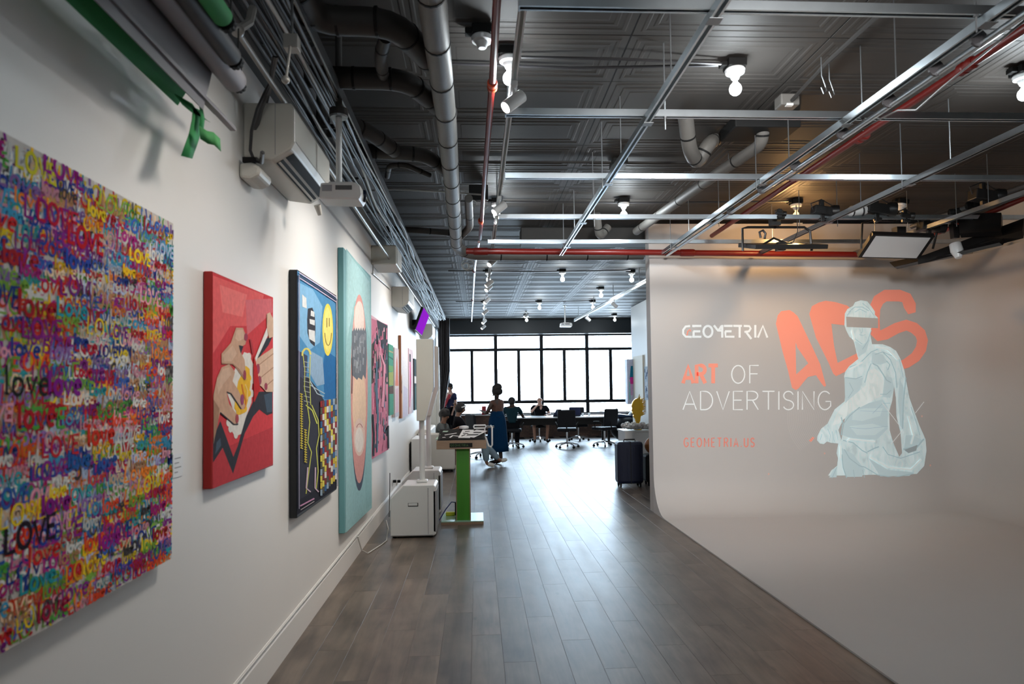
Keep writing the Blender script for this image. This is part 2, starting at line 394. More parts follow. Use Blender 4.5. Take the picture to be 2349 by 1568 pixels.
def write(art, txt, x, y, h, w, col, sx=1.0, gap=.2, flip=-1, slant=0, caps=False, jit=0, up=True):
    """flip -1: y grows downward (photograph axes), +1: upward"""
    cx = x
    for ch in txt:
        if ch == ' ': cx += h*.42*sx; continue
        gw, st = GL[ch]; j = random.uniform(-jit, jit)*h if jit else 0
        for s_ in st:
            art.rib([(cx+(p[0]+slant*p[1])*h*sx, y+flip*(p[1]*h+j)) for p in s_], w, col, caps, up)
        cx += (gw+gap)*h*sx
    return cx

# ------------------------------------------------------------------ the room
WX = -1.18; CEIL = 3.73; YB = -2.6; YW = 21.9; RX = 4.2
def sbox(name, dims, m, **k): return struct(MB().box(*dims).build(name, m, **k))
sbox('wall_left', (WX-.12, WX, YB, YW+.3, -.02, CEIL+.02), 'wall')
sbox('wall_behind', (WX-.12, 6.5, YB-.12, YB, -.02, CEIL+.02), 'wall')
sbox('trim_1', (WX, WX+.11, YB, YW-.3, 3.30, CEIL-.012), 'soffit')
bb = struct(MB().prism([(0, 0), (.016, 0), (.016, .17), (.010, .185), (.004, .20), (0, .20)], YB+.001, YW-.3,
     lambda u, v, w: (WX+u, w, v)).build('baseboard_left', 'wall'))
# far partition on the right, plaster wall behind the cyclorama
sbox('wall_right', (RX, RX+.12, 8.75, 18.35, -.02, CEIL-.01), 'wall')
sbox('wall_back', (2.205, 6.5, 8.56, 8.74, -.02, 3.66), 'upper')
sbox('wall_far_right', (6.5, 6.62, YB, YW+.3, -.02, CEIL+.02), 'wall')
# floor
fl = struct(MB().box(WX, 6.5, YB, YW+.1, -.06, -.013).build('floor', 'dark'))
PW, PL = .188, 1.22
def plank_mesh(l=PL, w=PW):
    g = .0003; b = .0008
    mb = MB(); x0, x1, y0, y1 = -w/2+g, w/2-g, -l/2+g, l/2-g
    vs = [(x0, y0, -.012), (x1, y0, -.012), (x1, y1, -.012), (x0, y1, -.012), (x0, y0, -.0009), (x1, y0, -.0009), (x1, y1, -.0009), (x0, y1, -.0009),
          (x0+b, y0+b, 0), (x1-b, y0+b, 0), (x1-b, y1-b, 0), (x0+b, y1-b, 0)]
    mb.add(vs, [(0, 1, 5, 4), (1, 2, 6, 5), (2, 3, 7, 6), (3, 0, 4, 7), (4, 5, 9, 8), (5, 6, 10, 9), (6, 7, 11, 10), (7, 4, 8, 11), (8, 9, 10, 11), (3, 2, 1, 0)])
    return mb
pm = plank_mesh(); p0 = None; rest = MB(); rvals = []; npk = 0
ncol = int((6.5-WX)/PW)
for i in range(ncol):
    x = WX+PW*(i+.5); off = (i*.37 % 1)*PL
    y = YB-off+PL/2+.03
    while y < YW+.1:
        if y-PL/2 > YB and y+PL/2 < YW+.1:
            if x < 2.22 and 2.6 < y < 21.5 and npk < 296:
                if p0 is None: p0 = pm.build('plank', 'floor', fl); o = p0
                else: o = p0.copy(); COL.objects.link(o)
                o.location = (x, y, 0); npk += 1
            elif not (x > 2.4 and y < 8.0):
                k0 = len(rest.v); rest.add([(v[0]+x, v[1]+y, v[2]) for v in pm.v], pm.f); rvals.append((len(pm.v), random.random()-.5))
        y += PL
ro = stuff(rest.build('distant_planks', 'floor', fl))
at_ = ro.data.attributes.new('rnd', 'FLOAT', 'POINT')
at_.data.foreach_set('value', [r for n, r in rvals for _ in range(n)])

# tin ceiling: nested embossed frames, every sheet a piece
ce = sbox('ceiling', (WX-.1, 6.6, YB-.1, YW+.2, CEIL+.001, CEIL+.12), 'dark')
TW, TL = 1.24, .63
def tin_mesh():
    mb = MB(); rings = [(0.002, .006), (.006, -.001), (.045, -.001), (.053, -.0045), (.070, -.0045), (.078, -.001), (.105, -.001), (.113, -.0045), (.130, -.0045),
                        (.138, -.001), (.165, -.001), (.173, -.003)]
    vs = []
    for a, z in rings:
        x, y = TW/2-a, TL/2-a; vs += [(-x, -y, z), (x, -y, z), (x, y, z), (-x, y, z)]
    fs = []
    for k in range(len(rings)-1):
        for j in range(4):
            j2 = (j+1) % 4; fs.append((k*4+j, (k+1)*4+j, (k+1)*4+j2, k*4+j2))
    fs.append(tuple(range(len(vs)-4, len(vs)))[::-1]); mb.add(vs, fs); return mb
t0 = None; nt_ = 0
for i in range(-1, 6):
    x = -.28+TW*(i+.5)
    for k in range(32):
        y = 2.15+TL*(k+.5)
        if y > YW-.2 or (x > RX and y > 8.3): continue
        if x-TW/2 < WX-.4: continue
        if t0 is None: t0 = tin_mesh().build('panel', 'tin', ce); o = t0
        else: o = t0.copy(); COL.objects.link(o)
        o.location = (x, y, CEIL); nt_ += 1
back = MB()
tm = tin_mesh()
for i in range(-1, 6):
    for k in range(-7, 0): back.add([(v[0]-.28+TW*(i+.5), v[1]+2.15+TL*(k+.5), v[2]+CEIL) for v in tm.v], tm.f)
stuff(back.build('rear_panels', 'tin', ce))

# cyclorama: flat back, rounded corner, coved foot running out into the floor
CY0 = 8.52; CR = .48; CV = .46; CXR = 6.36; CTOP = 3.215
plan = [(2.2, CY0, 0, -1)]+[(2.2+(CXR-CR-2.2)*i/10, CY0, 0, -1) for i in range(1, 11)]
for i in range(1, 13):
    a = pi/2-pi/2*i/12; plan.append((CXR-CR+CR*cos(a), CY0-CR+CR*sin(a), -cos(a), -sin(a)))
for i in range(1, 11): plan.append((CXR, CY0-CR-(CY0-CR-YB-.1)*i/10, -1, 0))
prof = [(0, CTOP), (0, 2.4), (0, 1.6), (0, 1.0)]+[(CV-CV*cos(a), CV-CV*sin(a)+.012) for a in [pi/2*i/10 for i in range(11)]]
cy = MB(); vs = []; n = len(prof)
for (x, y, nx, ny) in plan:
    for d, z in prof: vs.append((x+nx*d, y+ny*d, z))
fs = [(i*n+j, i*n+j+1, (i+1)*n+j+1, (i+1)*n+j) for i in range(len(plan)-1) for j in range(n-1)]
cy.add(vs, fs)
inner = [(x+nx*CV, y+ny*CV) for x, y, nx, ny in plan]
cy.add([(x, y, .012) for x, y in inner]+[(2.2, YB+.1, .012)], [tuple(range(len(inner)+1))])
# floor edge and end cap of the cove, top edge
cy.add([(2.2, CY0-CV, .012), (2.2, YB+.1, .012), (2.2, YB+.1, -.013), (2.2, CY0-CV, -.013)], [(0, 1, 2, 3)])
cap = [(2.2, CY0-d, z) for d, z in prof[3:]]+[(2.2, CY0-CV, -.01), (2.2, CY0+.03, -.01), (2.2, CY0+.03, 1.0)]
cy.add(cap, [tuple(range(len(cap)))])
cy.add([(2.2, CY0, 1.0), (2.2, CY0+.03, 1.0), (2.2, CY0+.03, CTOP), (2.2, CY0, CTOP)], [(0, 1, 2, 3)])
cyo = struct(cy.build('wall_cyclorama', 'cyc', smooth=True))

# window wall
HZ0, HZ1 = .70, 3.28
sbox('wall_front', (WX, 6.5, YW, YW+.25, -.02, HZ0), 'brick')
sbox('trim_2', (WX, 5.2, YW-.07, YW+.26, HZ0, HZ0+.035), 'tabletop')
sbox('trim_3', (WX, 6.5, YW-.30, YW+.25, HZ1, CEIL-.01), 'header')
sbox('wall_front_left', (WX, -.95, YW, YW+.25, HZ0+.035, HZ1), 'wall')
sbox('wall_front_right', (5.12, 6.5, YW, YW+.25, HZ0+.035, HZ1), 'wall')
bays = [(-.93, .60), (.60, 2.08), (2.08, 3.56), (3.56, 5.10)]
zb0, zb1, zt = HZ0+.035, 1.115, 2.80
for k, (a, b) in enumerate(bays):
    fr = MB(); t = .055
    fr.box(a, a+t, YW+.02, YW+.12, zb0, HZ1); fr.box(b-t, b, YW+.02, YW+.12, zb0, HZ1)
    fr.box(a+t, b-t, YW+.02, YW+.12, HZ1-.05, HZ1); fr.box(a+t, b-t, YW+.02, YW+.12, zb0, zb0+.03)
    w_ = struct(fr.build('window_%d' % (k+1), 'dark2'))
    MB().box(a+t, b-t, YW+.02, YW+.12, zt-.045, zt+.045).build('transom', 'dark2', w_)
    MB().box(a+t, b-t, YW+.02, YW+.12, zb1-.05, zb1+.05).build('rail', 'dark2', w_)
    mx = (a+b)/2; MB().box(mx-.05, mx+.05, YW+.03, YW+.11, zb1+.05, zt-.045).build('mullion', 'dark2', w_)
    for (u0, u1, v0, v1) in ((a+t, b-t, zt+.045, HZ1-.05), (a+t, mx-.05, zb1+.05, zt-.045), (mx+.05, b-t, zb1+.05, zt-.045), (a+t, b-t, zb0+.03, zb1-.05)):
        MB().box(u0, u1, YW+.06, YW+.066, v0, v1).build('pane', 'glass', w_)
# building across the street
M['facade'] = mat('pale stone', (.80, .82, .84), .8, noise=.05)
M['facade2'] = mat('pale stone ledge', (.62, .64, .66), .8)
bd = thing('building', 'pale stone building across the street seen through the windows', 'building', (2, 34, -8))
MB().box(-8, 3.2, 34, 36, -8, 6).build('wall', 'facade', bd)
for z in (-1.2, 1.0, 3.4): MB().box(-7.5, 2.4, 33.85, 34, z, z+.10).build('ledge', 'facade2', bd)
for x in (-3.4, -1.0, 1.2):
    for z in (-.9, 1.4): MB().box(x-.6, x+.6, 33.93, 34, z, z+1.5).build('window', 'facade2', bd)

# ------------------------------------------------------------------ ceiling services
def P(x, y, **k): return at(x, y, **k)
# suspended strut grid: five cross bars, four long bars
def strut(name, p0, p1, w, h, m, parent=None, slot=True):
    """open C channel between two points, opening downward"""
    a, b = Vector(p0), Vector(p1); t = (b-a).normalized(); u = Vector((0, 0, 1)); s_ = t.cross(u).normalized(); u = s_.cross(t)
    pr = [(-w/2, h/2), (w/2, h/2), (w/2, -h/2), (w/4, -h/2), (w/4, -h/2+.006), (w/2-.005, -h/2+.006), (w/2-.005, h/2-.006), (-w/2+.005, h/2-.006), (-w/2+.005, -h/2+.006), (-w/4, -h/2+.006), (-w/4, -h/2), (-w/2, -h/2)]
    mb = MB(); L_ = (b-a).length
    mb.prism(pr, 0, L_, lambda x, y, z: tuple(a+s_*x+u*y+t*z)); return mb.build(name, m, parent)
ZC, ZL = 3.28, 3.235
crossY = [2.93, 4.12, 5.38, 6.68, 7.84]
longX = [1.07, 2.33, 3.57, 4.80]
rod = {}
names = ['directly over the camera end', 'nearest the big bulb', 'between the first and second bulb rows', 'just before the clamped lights', 'last before the red cross pipe']
for k, y in enumerate(crossY):
    x0 = [.2, .19, .24, .23, .14][k]
    t = thing('ceiling_strut', 'shiny galvanised cross bar of the hanging grid, %s' % names[k], 'strut', (x0, y, ZC), 0, 'cross bars of the ceiling grid')
    strut('channel', (x0, y, ZC), (6.15, y+.03, ZC), .042, .042, 'steel', t)
    for x in ((1.02, 2.28, 3.5, 4.75) if k else (2.28, 3.5)):
        xx = x+.16*(k % 2)
        MB().cyl((xx, y, ZC-.10), (xx, y, CEIL-.004), .0045, n=6).cyl((xx, y, ZC-.028), (xx, y, ZC-.021), .012, n=6).build('threaded_rod', 'steel2', t)
    MB().box(x0-.002, x0+.004, y-.024, y+.024, ZC-.024, ZC+.024).build('end_cap', 'steel', t)
nm = ['beside the bulb row, first from the white track', 'second from the white track, conduit strapped along it', 'third from the white track', 'furthest from the white track']
for k, x in enumerate(longX):
    t = thing('ceiling_strut', 'long galvanised bar running towards the windows, %s' % nm[k], 'strut', (x, 2, ZL), 0, 'long bars of the ceiling grid')
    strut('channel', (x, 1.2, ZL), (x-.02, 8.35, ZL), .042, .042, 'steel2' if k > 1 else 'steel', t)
    for y in (2.5, 3.6, 4.9, 6.1, 7.3): MB().cyl((x+.0, y, ZL+.02), (x, y, CEIL-.004), .004, n=6).build('threaded_rod', 'steel2', t)
    for y in crossY: MB().box(x-.03, x+.03, y-.03, y+.03, ZL-.024, ZL-.0205).build('clip', 'steel2', t)
# conduit strapped to the second long bar
t = thing('conduit', 'shiny conduit strapped with black ties along a grid bar', 'conduit', (2.38, 2, 3.22))
MB().tube([(2.40, 1.2, 3.20), (2.40, 3.0, 3.195), (2.39, 4.2, 3.19), (2.385, 5.8, 3.2), (2.36, 8.3, 3.2)], .017, 10).build('pipe', 'steel', t, smooth=True)
MB().tube([(2.44, 2.6, 3.22), (2.45, 3.4, 3.14), (2.44, 3.6, 3.10), (2.43, 3.75, 3.16), (2.43, 4.3, 3.21), (2.42, 5, 3.18), (2.42, 5.5, 3.2)], .006, 6).build('loose_cable', 'cableg', t, smooth=True)
for y in (3.05, 3.35, 3.75, 4.25, 4.9, 5.5, 6.2): MB().lathe([(.042, -.006), (.042, .006)], (2.38, y, 3.215), 12, axis=(0, 1, 0)).build('cable_tie', 'cable', t)

# red sprinkler pipes
def pipe_thing(name, label, cat, pts, r, m, joints=(), jm=None, jr=1.5, n=12):
    t = thing(name, label, cat, pts[0]); MB().tube(pts, r, n).build('pipe', m, t, smooth=True)
    for j in joints:
        p, d = Vector(j[0]), Vector(j[1]).normalized()
        MB().lathe([(r*1.15, -r*2.4), (r*jr, -r*2), (r*jr, -r*.6), (r*1.25, -r*.4), (r*1.25, r*.4), (r*jr, r*.6), (r*jr, r*2), (r*1.15, r*2.4)], p, 12, axis=d).build('coupling', jm or m, t, smooth=True)
    return t
pipe_thing('sprinkler_pipe', 'slim red sprinkler pipe beside the white light track, near part', 'pipe', [(.118, 2.0, 3.46), (.112, 4.0, 3.46), (.055, 8.5, 3.46)], .021, 'red', [((.112, 4.15, 3.46), (0, 1, 0)), ((.06, 7.6, 3.46), (0, 1, 0))], 'redbright')
MB_ = MB().cyl((.112, 4.15, 3.44), (.112, 4.15, 3.40), .008, n=8)
pipe_thing('sprinkler_pipe', 'slim pale lit sprinkler pipe continuing beyond the red cross pipe', 'pipe', [(.04, 8.7, 3.46), (-.02, 10.5, 3.46), (-.14, 19.2, 3.46)], .018, mat('sunlit red pipe', (.45, .25, .23), .22, coat=.5), [((-.03, 10.9, 3.46), (0, 1, 0)), ((-.08, 14.5, 3.46), (0, 1, 0))], 'red', 1.5)  # paler copy of the red paint, light on the pipe put into its colour
pipe_thing('sprinkler_pipe', 'red sprinkler pipe running diagonally over the hanging grid', 'pipe', [(2.93, 1.6, 3.47), (2.93, 4.8, 3.47), (2.97, 8.4, 3.47)], .026, 'red', [((2.93, 3.85, 3.47), (0, 1, 0)), ((2.95, 5.0, 3.47), (0, 1, 0))])
pipe_thing('sprinkler_pipe', 'dark red cross pipe spanning above the projected wall', 'pipe', [(-.12, 8.3, 3.262), (2.2, 8.3, 3.24), (4.95, 8.3, 3.205)], .037, 'red', [((2.62, 8.3, 3.236), (1, 0, 0)), ((.06, 8.3, 3.26), (1, 0, 0))], None, 1.25)
pipe_thing('sprinkler_pipe', 'red pipe slanting up to the right behind the studio lights', 'pipe', [P(2120, 545, Y=7.6), P(2230, 505, Y=6.9), P(2349, 455, Y=6.3), P(2500, 380, Y=5.8)], .026, 'red')

# big insulated pipes
def duct(name, label, pts, r, m='duct', bands=9, parent=None):
    t = thing(name, label, 'pipe', pts[0])
    P_ = [Vector(p) for p in pts]
    sm = []                                            # rounded corners
    for i, p in enumerate(P_):
        if 0 < i < len(P_)-1:
            a, b = (P_[i-1]-p), (P_[i+1]-p); d = min(r*2.2, a.length*.45, b.length*.45); a.normalize(); b.normalize()
            for q in (0, .25, .5, .75, 1): sm.append(p + a*d*(1-q)**2 + b*d*q**2)
        else: sm.append(p)
    ins = MB().tube(sm, r, 16).build('insulation', m, t, smooth=True)
    tot = sum((P_[i+1]-P_[i]).length for i in range(len(P_)-1)); k = 0
    for i in range(len(P_)-1):
        a, b = P_[i], P_[i+1]; L_ = (b-a).length; nb = max(1, int(bands*L_/tot))
        for j in range(nb):
            q = a.lerp(b, (j+.6)/nb); MB().lathe([(r*1.02, -.008), (r*1.05, -.006), (r*1.05, .006), (r*1.02, .008)], q, 16, axis=(b-a)).build('band', 'dark', ins)
    return t
ZD = 3.36
duct('insulated_pipe', 'thick grey insulated main pipe with black straps running towards the windows', [(-.19, 1.4, ZD), (-.185, 4.5, ZD), (-.235, 8.35, ZD-.03), (-.1, 8.72, ZD-.06), (.6, 8.78, ZD-.06), (2.19, 8.80, ZD-.05)], .067, 'duct', 22)
Q = lambda x, y, z=3.4: P(x, y, Z=z)
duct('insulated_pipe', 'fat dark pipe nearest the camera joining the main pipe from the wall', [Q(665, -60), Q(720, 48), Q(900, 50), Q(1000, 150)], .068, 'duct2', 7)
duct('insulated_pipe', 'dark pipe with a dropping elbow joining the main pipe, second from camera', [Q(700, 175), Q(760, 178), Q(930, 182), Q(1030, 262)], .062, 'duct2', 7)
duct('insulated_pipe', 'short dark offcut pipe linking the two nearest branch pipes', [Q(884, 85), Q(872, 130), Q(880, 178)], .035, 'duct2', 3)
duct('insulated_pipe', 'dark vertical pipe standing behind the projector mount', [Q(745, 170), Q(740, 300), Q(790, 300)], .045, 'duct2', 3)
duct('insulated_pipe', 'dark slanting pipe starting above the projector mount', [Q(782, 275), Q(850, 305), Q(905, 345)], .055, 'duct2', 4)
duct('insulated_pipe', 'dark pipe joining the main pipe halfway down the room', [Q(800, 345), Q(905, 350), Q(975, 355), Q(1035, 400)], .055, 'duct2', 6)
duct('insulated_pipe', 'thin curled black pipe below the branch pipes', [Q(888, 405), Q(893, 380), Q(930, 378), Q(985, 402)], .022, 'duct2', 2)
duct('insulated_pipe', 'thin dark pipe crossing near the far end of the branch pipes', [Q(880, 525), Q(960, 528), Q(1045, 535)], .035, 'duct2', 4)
duct('insulated_pipe', 'pale hooked drain pipe beside the far end of the main pipe', [Q(1075, 455), Q(1078, 520), Q(1055, 545)], .04, 'duct', 2)
duct('drain_pipe', 'grey trap pipe looping down from the ceiling past the big bulb', [P(1572, 265, Z=3.7), P(1582, 345, Z=3.5), P(1600, 375, Z=3.45), P(1625, 330, Z=3.6), P(1640, 320, Z=3.7)], .06, 'duct', 3)
duct('drain_pipe', 'dim grey vertical pipe stub right of the looping trap pipe', [P(1752, 280, Z=3.7), P(1748, 330, Z=3.55), P(1650, 395, Z=3.5), P(1460, 530, Z=3.5)], .05, 'duct', 6)
duct('drain_pipe', 'small grey trap pipe hanging above the red cross pipe', [P(1368, 490, Z=3.7), P(1375, 545, Z=3.45), P(1395, 520, Z=3.6)], .05, 'duct', 2)
MB_ = MB(); ob = P(1740, 292, Z=3.70)
tag(MB().box(ob.x-.28, ob.x+.25, ob.y-.22, ob.y+.12, 3.62, 3.72).build('pipe_shaft', 'dark', bevel=.01), 'black square opening box where the drain pipes enter the ceiling', 'box')
tag(MB().box(.6, 4.1, 8.95, 9.25, 3.50, 3.71).build('air_duct', 'duct2', bevel=.01), 'dark flat duct crossing the ceiling behind the red cross pipe', 'duct')
# thin conduit lines on the ceiling
def line(label, pts, r=.008, m='cable', name='cable', cat='cable', group=None):
    o = MB().tube(pts, r, 6).build(name, m, smooth=True); return tag(o, label, cat, group)
line('pale thin conduit elbow on the dark ceiling beyond the wall projector', [P(848, 470, Z=3.5), P(850, 437, Z=3.6), P(905, 434, Z=3.6), P(1020, 440, Z=3.6), P(1110, 447, Z=3.6)], .010, 'conduit', 'conduit', 'conduit')
line('pale conduit slanting beside the cable bundle beyond the wall projector', [P(846, 442, Z=3.45), P(878, 508, Z=3.45)], .012, 'conduit', 'conduit', 'conduit')

# bare bulbs
def bulb_proto(warm=False, on=True):
    t = thing('ceiling_bulb', 'x', 'bulb', (0, 0, 0))
    mb = MB().box(-.06, .06, -.06, .06, -.055, -.002).box(-.10, -.055, -.03, .03, -.045, -.012); mb.build('junction_box', 'dark', t, bevel=.006)
    MB().lathe([(.062, -.056), (.066, -.064), (.060, -.084), (.040, -.092), (.026, -.12), (.022, -.125)], n=20).build('lampholder', 'porcelain', t, smooth=True)
    MB().lathe([(.013, -.122), (.013, -.138), (.020, -.150), (.033, -.164), (.039, -.182), (.039, -.194), (.033, -.212), (.019, -.225), (.001, -.229)], n=20).build('bulb', ('bulbw' if warm else 'bulb') if on else 'porcelain', t, smooth=True)
    return t
bp_ = bulb_proto()
bl = [(1.708, 4.32, 'bare white bulb near the camera, largest of the lit bulbs'), (1.675, 7.58, 'bare white bulb in the second row between grid bars'),
      (1.557, 12.2, 'bare white bulb over the middle of the far room, first beyond the red pipe'), (2.842, 12.3, 'bare white bulb just above the far white light track'),
      (1.54, 16.6, 'bare white bulb in the far middle, second beyond the red pipe'), (3.708, 4.36, 'bare white bulb cut by the right edge of the view'),
      (1.45, 19.7, 'bare bulb nearest the windows beside the tiny spotlight pair'), (2.86, 16.6, 'bare bulb behind the far track, second row from windows'),
      (2.66, 14.4, 'bare bulb right of the far track near the white partition'), (4.05, 19.8, 'lone small bulb near the windows on the right'),
      (.22, 4.2, 'bare bulb hidden behind the white light track near camera'), (.05, 3.95, 'white lampholder beside the red pipe near the camera'),
      (.24, 7.6, 'bare bulb beside the white track in the second row'), (.22, 12.2, 'bare bulb beside the white track beyond the red cross pipe'), (.2, 16.6, 'bare bulb beside the white track in the far room')]
for k, (x, y, lb) in enumerate(bl):
    if k == 0:
        bp_.matrix_basis = Matrix.Translation((x, y, CEIL-.014)); bp_['label'] = lb; bp_['group'] = 'bare ceiling bulbs'; local(bp_)
    else: dup(bp_, (x, y, CEIL-.014), 0, lb, 'bare ceiling bulbs')
    if k == 11:
        r_ = [o for o in COL.objects if o.parent and o.parent.get('label') == lb and o.name.startswith('bulb')]
        for o in r_: bpy.data.objects.remove(o)
    else: light('bulb_light', 'POINT', (x, y, CEIL-.29), BULB_E*(.6 if y > 11 else 1), COOL, size=.045)
for x, y in ((.9, .5), (.0, .9), (-.3, -1.4)): light('rear_bulb_light', 'POINT', (x, y, CEIL-.29), BULB_E*.55, COOL, size=.045)
bw = bulb_proto(True); bw['label'] = 'bare warm orange bulb above the hanging studio lights'; bw['group'] = 'bare ceiling bulbs'
bw.matrix_basis = Matrix.Translation((3.69, 7.62, CEIL-.014)); local(bw)
light('warm_bulb_light', 'POINT', (3.69, 7.62, CEIL-.29), BULB_E*1.3, WARM, size=.045)
bo = bulb_proto(True, False); bo['label'] = 'tilted bare bulb among the black clamped lights'; bo['group'] = 'bare ceiling bulbs'
bo.matrix_basis = Matrix.Translation((4.95, 7.62, CEIL-.014)) @ Matrix.Rotation(.18, 4, 'Y'); local(bo)
for y, xa, xb, lb in ((4.33, -.3, 1.60, 'near'), (7.6, -.2, 3.6, 'second'), (12.2, -.5, 2.8, 'third'), (16.6, -.5, 2.8, 'fourth')):
    line('black ceiling cable feeding the %s row of bulbs' % lb, [(xa, y+.05, CEIL-.03), (.9*xa+.1*xb, y+.03, CEIL-.035), ((xa+xb)/2, y+.04, CEIL-.05), (xb, y, CEIL-.04)], .010)
line('second black cable sagging toward the near bulb', [(.3, 4.25, CEIL-.04), (.95, 4.20, CEIL-.07), (1.62, 4.30, CEIL-.045)], .010)
line('thin conduit across the ceiling joint ahead of the second bulb row', [(-.25, 6.3, CEIL-.03), (1.9, 6.3, CEIL-.03), (2.0, 6.3, CEIL-.03)], .011, 'duct2', 'conduit', 'conduit')
tag(MB().box(1.28, 1.42, 6.2, 6.4, CEIL-.075, CEIL-.015).build('junction_box', 'dark', bevel=.006), 'black junction box at the end of a ceiling conduit', 'box')
jb = P(1805, 238, Z=3.66)
t = thing('emergency_sensor', 'grey ceiling sensor box with small white window on a dark conduit', 'sensor', jb)
MB().box(jb.x-.07, jb.x+.07, jb.y-.06, jb.y+.06, jb.z-.03, jb.z+.055).build('housing', 'duct', t, bevel=.01); MB().box(jb.x-.03, jb.x+.02, jb.y-.062, jb.y-.03, jb.z-.036, jb.z-.02).build('lens', 'white', t)
line('dark strut conduit leading to the ceiling sensor box', [P(2020, 30, Z=3.66), P(1900, 140, Z=3.66), P(1815, 232, Z=3.66)], .014, 'duct2', 'conduit', 'conduit')

# light tracks and track spots
def track(x, y0, y1, z, label, x1=None):
    x1 = x if x1 is None else x1
    t = thing('light_track', label, 'light track', (x, y0, z))
    strut('rail', (x, y0, z), (x1, y1, z), .036, .034, 'white', t)
    strut('support', (x-.005, y0, z+.045), (x1-.005, y1, z+.045), .02, .02, 'steel2', t)
    k = int((y1-y0)/2.2)
    for i in range(k+1):
        q = (i+.3)/(k+.6); xx = x+(x1-x)*q; yy = y0+(y1-y0)*q; MB().cyl((xx, yy, z+.03), (xx, yy, CEIL-.005), .007, n=6).build('hanger', 'steel2', t)
    return t
track(.24, 1.6, 19.2, 3.40, 'long white light track running towards the windows', .185)
track(3.05, 9.6, 18.7, 3.40, 'white light track in the far room by the partition', 2.70)
def spot_proto():
    t = thing('track_spot', 'x', 'spotlight', (0, 0, 0))
    MB().box(-.02, .02, -.05, .05, -.045, -.018).cyl((0, 0, -.04), (0, 0, -.085), .009, n=8).build('adapter', 'white', t, bevel=.003)
    A = Vector((-.66, -.30, -.60)).normalized(); c = Vector((.0, 0, -.125))
    lh = MB().lathe([(.032, -.075), (.038, -.070), (.038, .072), (.034, .074), (.030, .066)], c, 20, axis=A).build('lamp_head', 'white', t, smooth=True)
    MB().lathe([(.0302, .064), (.0302, .070)], c, 20, axis=A).build('lens', 'lens', lh)
    return t
sp = spot_proto(); SG = 'white spotlights on the long track'
sy_ = [(3.95, 'white cylindrical track spotlight, largest and nearest the camera'), (6.35, 'white track spotlight beside the second bulb row'), (9.1, 'white track spotlight in front of the red cross pipe'),
       (11.0, 'white track spotlight, first beyond the red cross pipe'), (11.5, 'white track spotlight, second beyond the red cross pipe'), (13.2, 'white track spotlight, third beyond the red cross pipe'),
       (15.2, 'white track spotlight, fourth beyond the red cross pipe'), (17.4, 'white track spotlight, second from the window end of the track'), (19.0, 'white track spotlight at the window end of the track')]
for k, (y, lb) in enumerate(sy_):
    x = .24-(y-1.6)*.0031
    if k == 0: sp.matrix_basis = Matrix.Translation((x, y, 3.40)); sp['label'] = lb; sp['group'] = SG; local(sp)
    else: dup(sp, (x, y, 3.40), [0, 0, .3, -.2, .25, .1, -.2, .2, 0][k], lb, SG)
for k, (x, y, rz, lb) in enumerate([(3.0, 11.3, 2.9, 'small white spotlight on the far track nearest the partition edge'), (2.86, 14.0, 2.9, 'small white spotlight midway on the far track'),
        (2.78, 16.9, 2.9, 'small white spotlight on the far track near the windows'), (1.40, 19.2, 0, 'tiny lone spotlight beside the last bulb near windows')]):
    dup(sp, (x, y, 3.40 if x > 2 else CEIL+.006), rz, lb, 'small far spotlights')
# light of the track spots, thrown on the pictures
for (y, ty, tz, e) in ((2.7, 3.1, 1.0, .50), (4.7, 4.9, 1.45, .95), (6.35, 6.6, 1.7, .80), (9.1, 8.6, 1.8, .75), (11.0, 10.8, 1.9, .9), (13.2, 13, 1.9, .8), (15.2, 15.2, 1.9, .6)):
    light('track_spot_light', 'SPOT', (.15, y, 3.22), SPOT_E*e*1.25, (1, .92, .83), aim=(WX, ty, tz), size=.18, spot=100, blend=1)
for (y, ty) in ((11.3, 11.6), (14, 14.2)): light('far_spot_light', 'SPOT', (3.0, y, 3.2), SPOT_E*.6, (.92, .95, 1), aim=(RX, ty, 1.8), size=.06, spot=80, blend=1)

# ------------------------------------------------------------------ pictures on the left wall
def wall_canvas(name, label, y0, y1, z0, z1, XF, edge, group='pictures on the left wall', cat='painting'):
    t = thing(name, label, cat, (XF, y0, z0), 0, group)
    MB().box(WX+.002, XF, y0, y1, z0, z1).build('canvas', edge, t, bevel=.005)
    return t
def art_on(XF, crop):                                 # crop: (x0, y0, scale) of a close-up of the photograph
    def fn(u, v, d):
        p = at(crop[0]+u*crop[2], crop[1]+v*crop[2], X=XF); return (XF+d, p.y, p.z)
    return Art(fn)
def jcol(c, j=.25): 
    k = 1+random.uniform(-j, j); return tuple(min(1, max(0, q*k)) for q in c)

# 1. the big picture covered in handwritten love
XL = -1.13; LY0, LY1, LZ0, LZ1 = 1.06, 2.594, .987, 2.226
lv = wall_canvas('love_painting', 'large multicoloured painting covered in the handwritten word love', LY0, LY1, LZ0, LZ1, XL, 'canvas')
A = Art(lambda u, v, d: (XL+d, min(max(u, LY0), LY1), min(max(v, LZ0), LZ1)), step=0, start=.0005)
cols = [(.62, .02, .02), (.45, .01, .03), (.80, .07, .02), (.85, .22, .02), (.90, .50, .01), (.85, .62, .02), (.04, .12, .45), (.02, .05, .30), (.05, .30, .50), (.03, .35, .40),
        (.25, .02, .25), (.40, .02, .20), (.08, .35, .05), (.20, .40, .05), (.80, .35, .45), (.75, .74, .70), (.75, .74, .70), (.06, .05, .05), (.50, .25, .12), (.85, .60, .40), (.30, .16, .45), (.45, .55, .75)]
A.d = .0006; A.poly([(LY0, LZ0), (LY1, LZ0), (LY1, LZ1), (LY0, LZ1)], (.62, .58, .54), False)
A.d = .0010
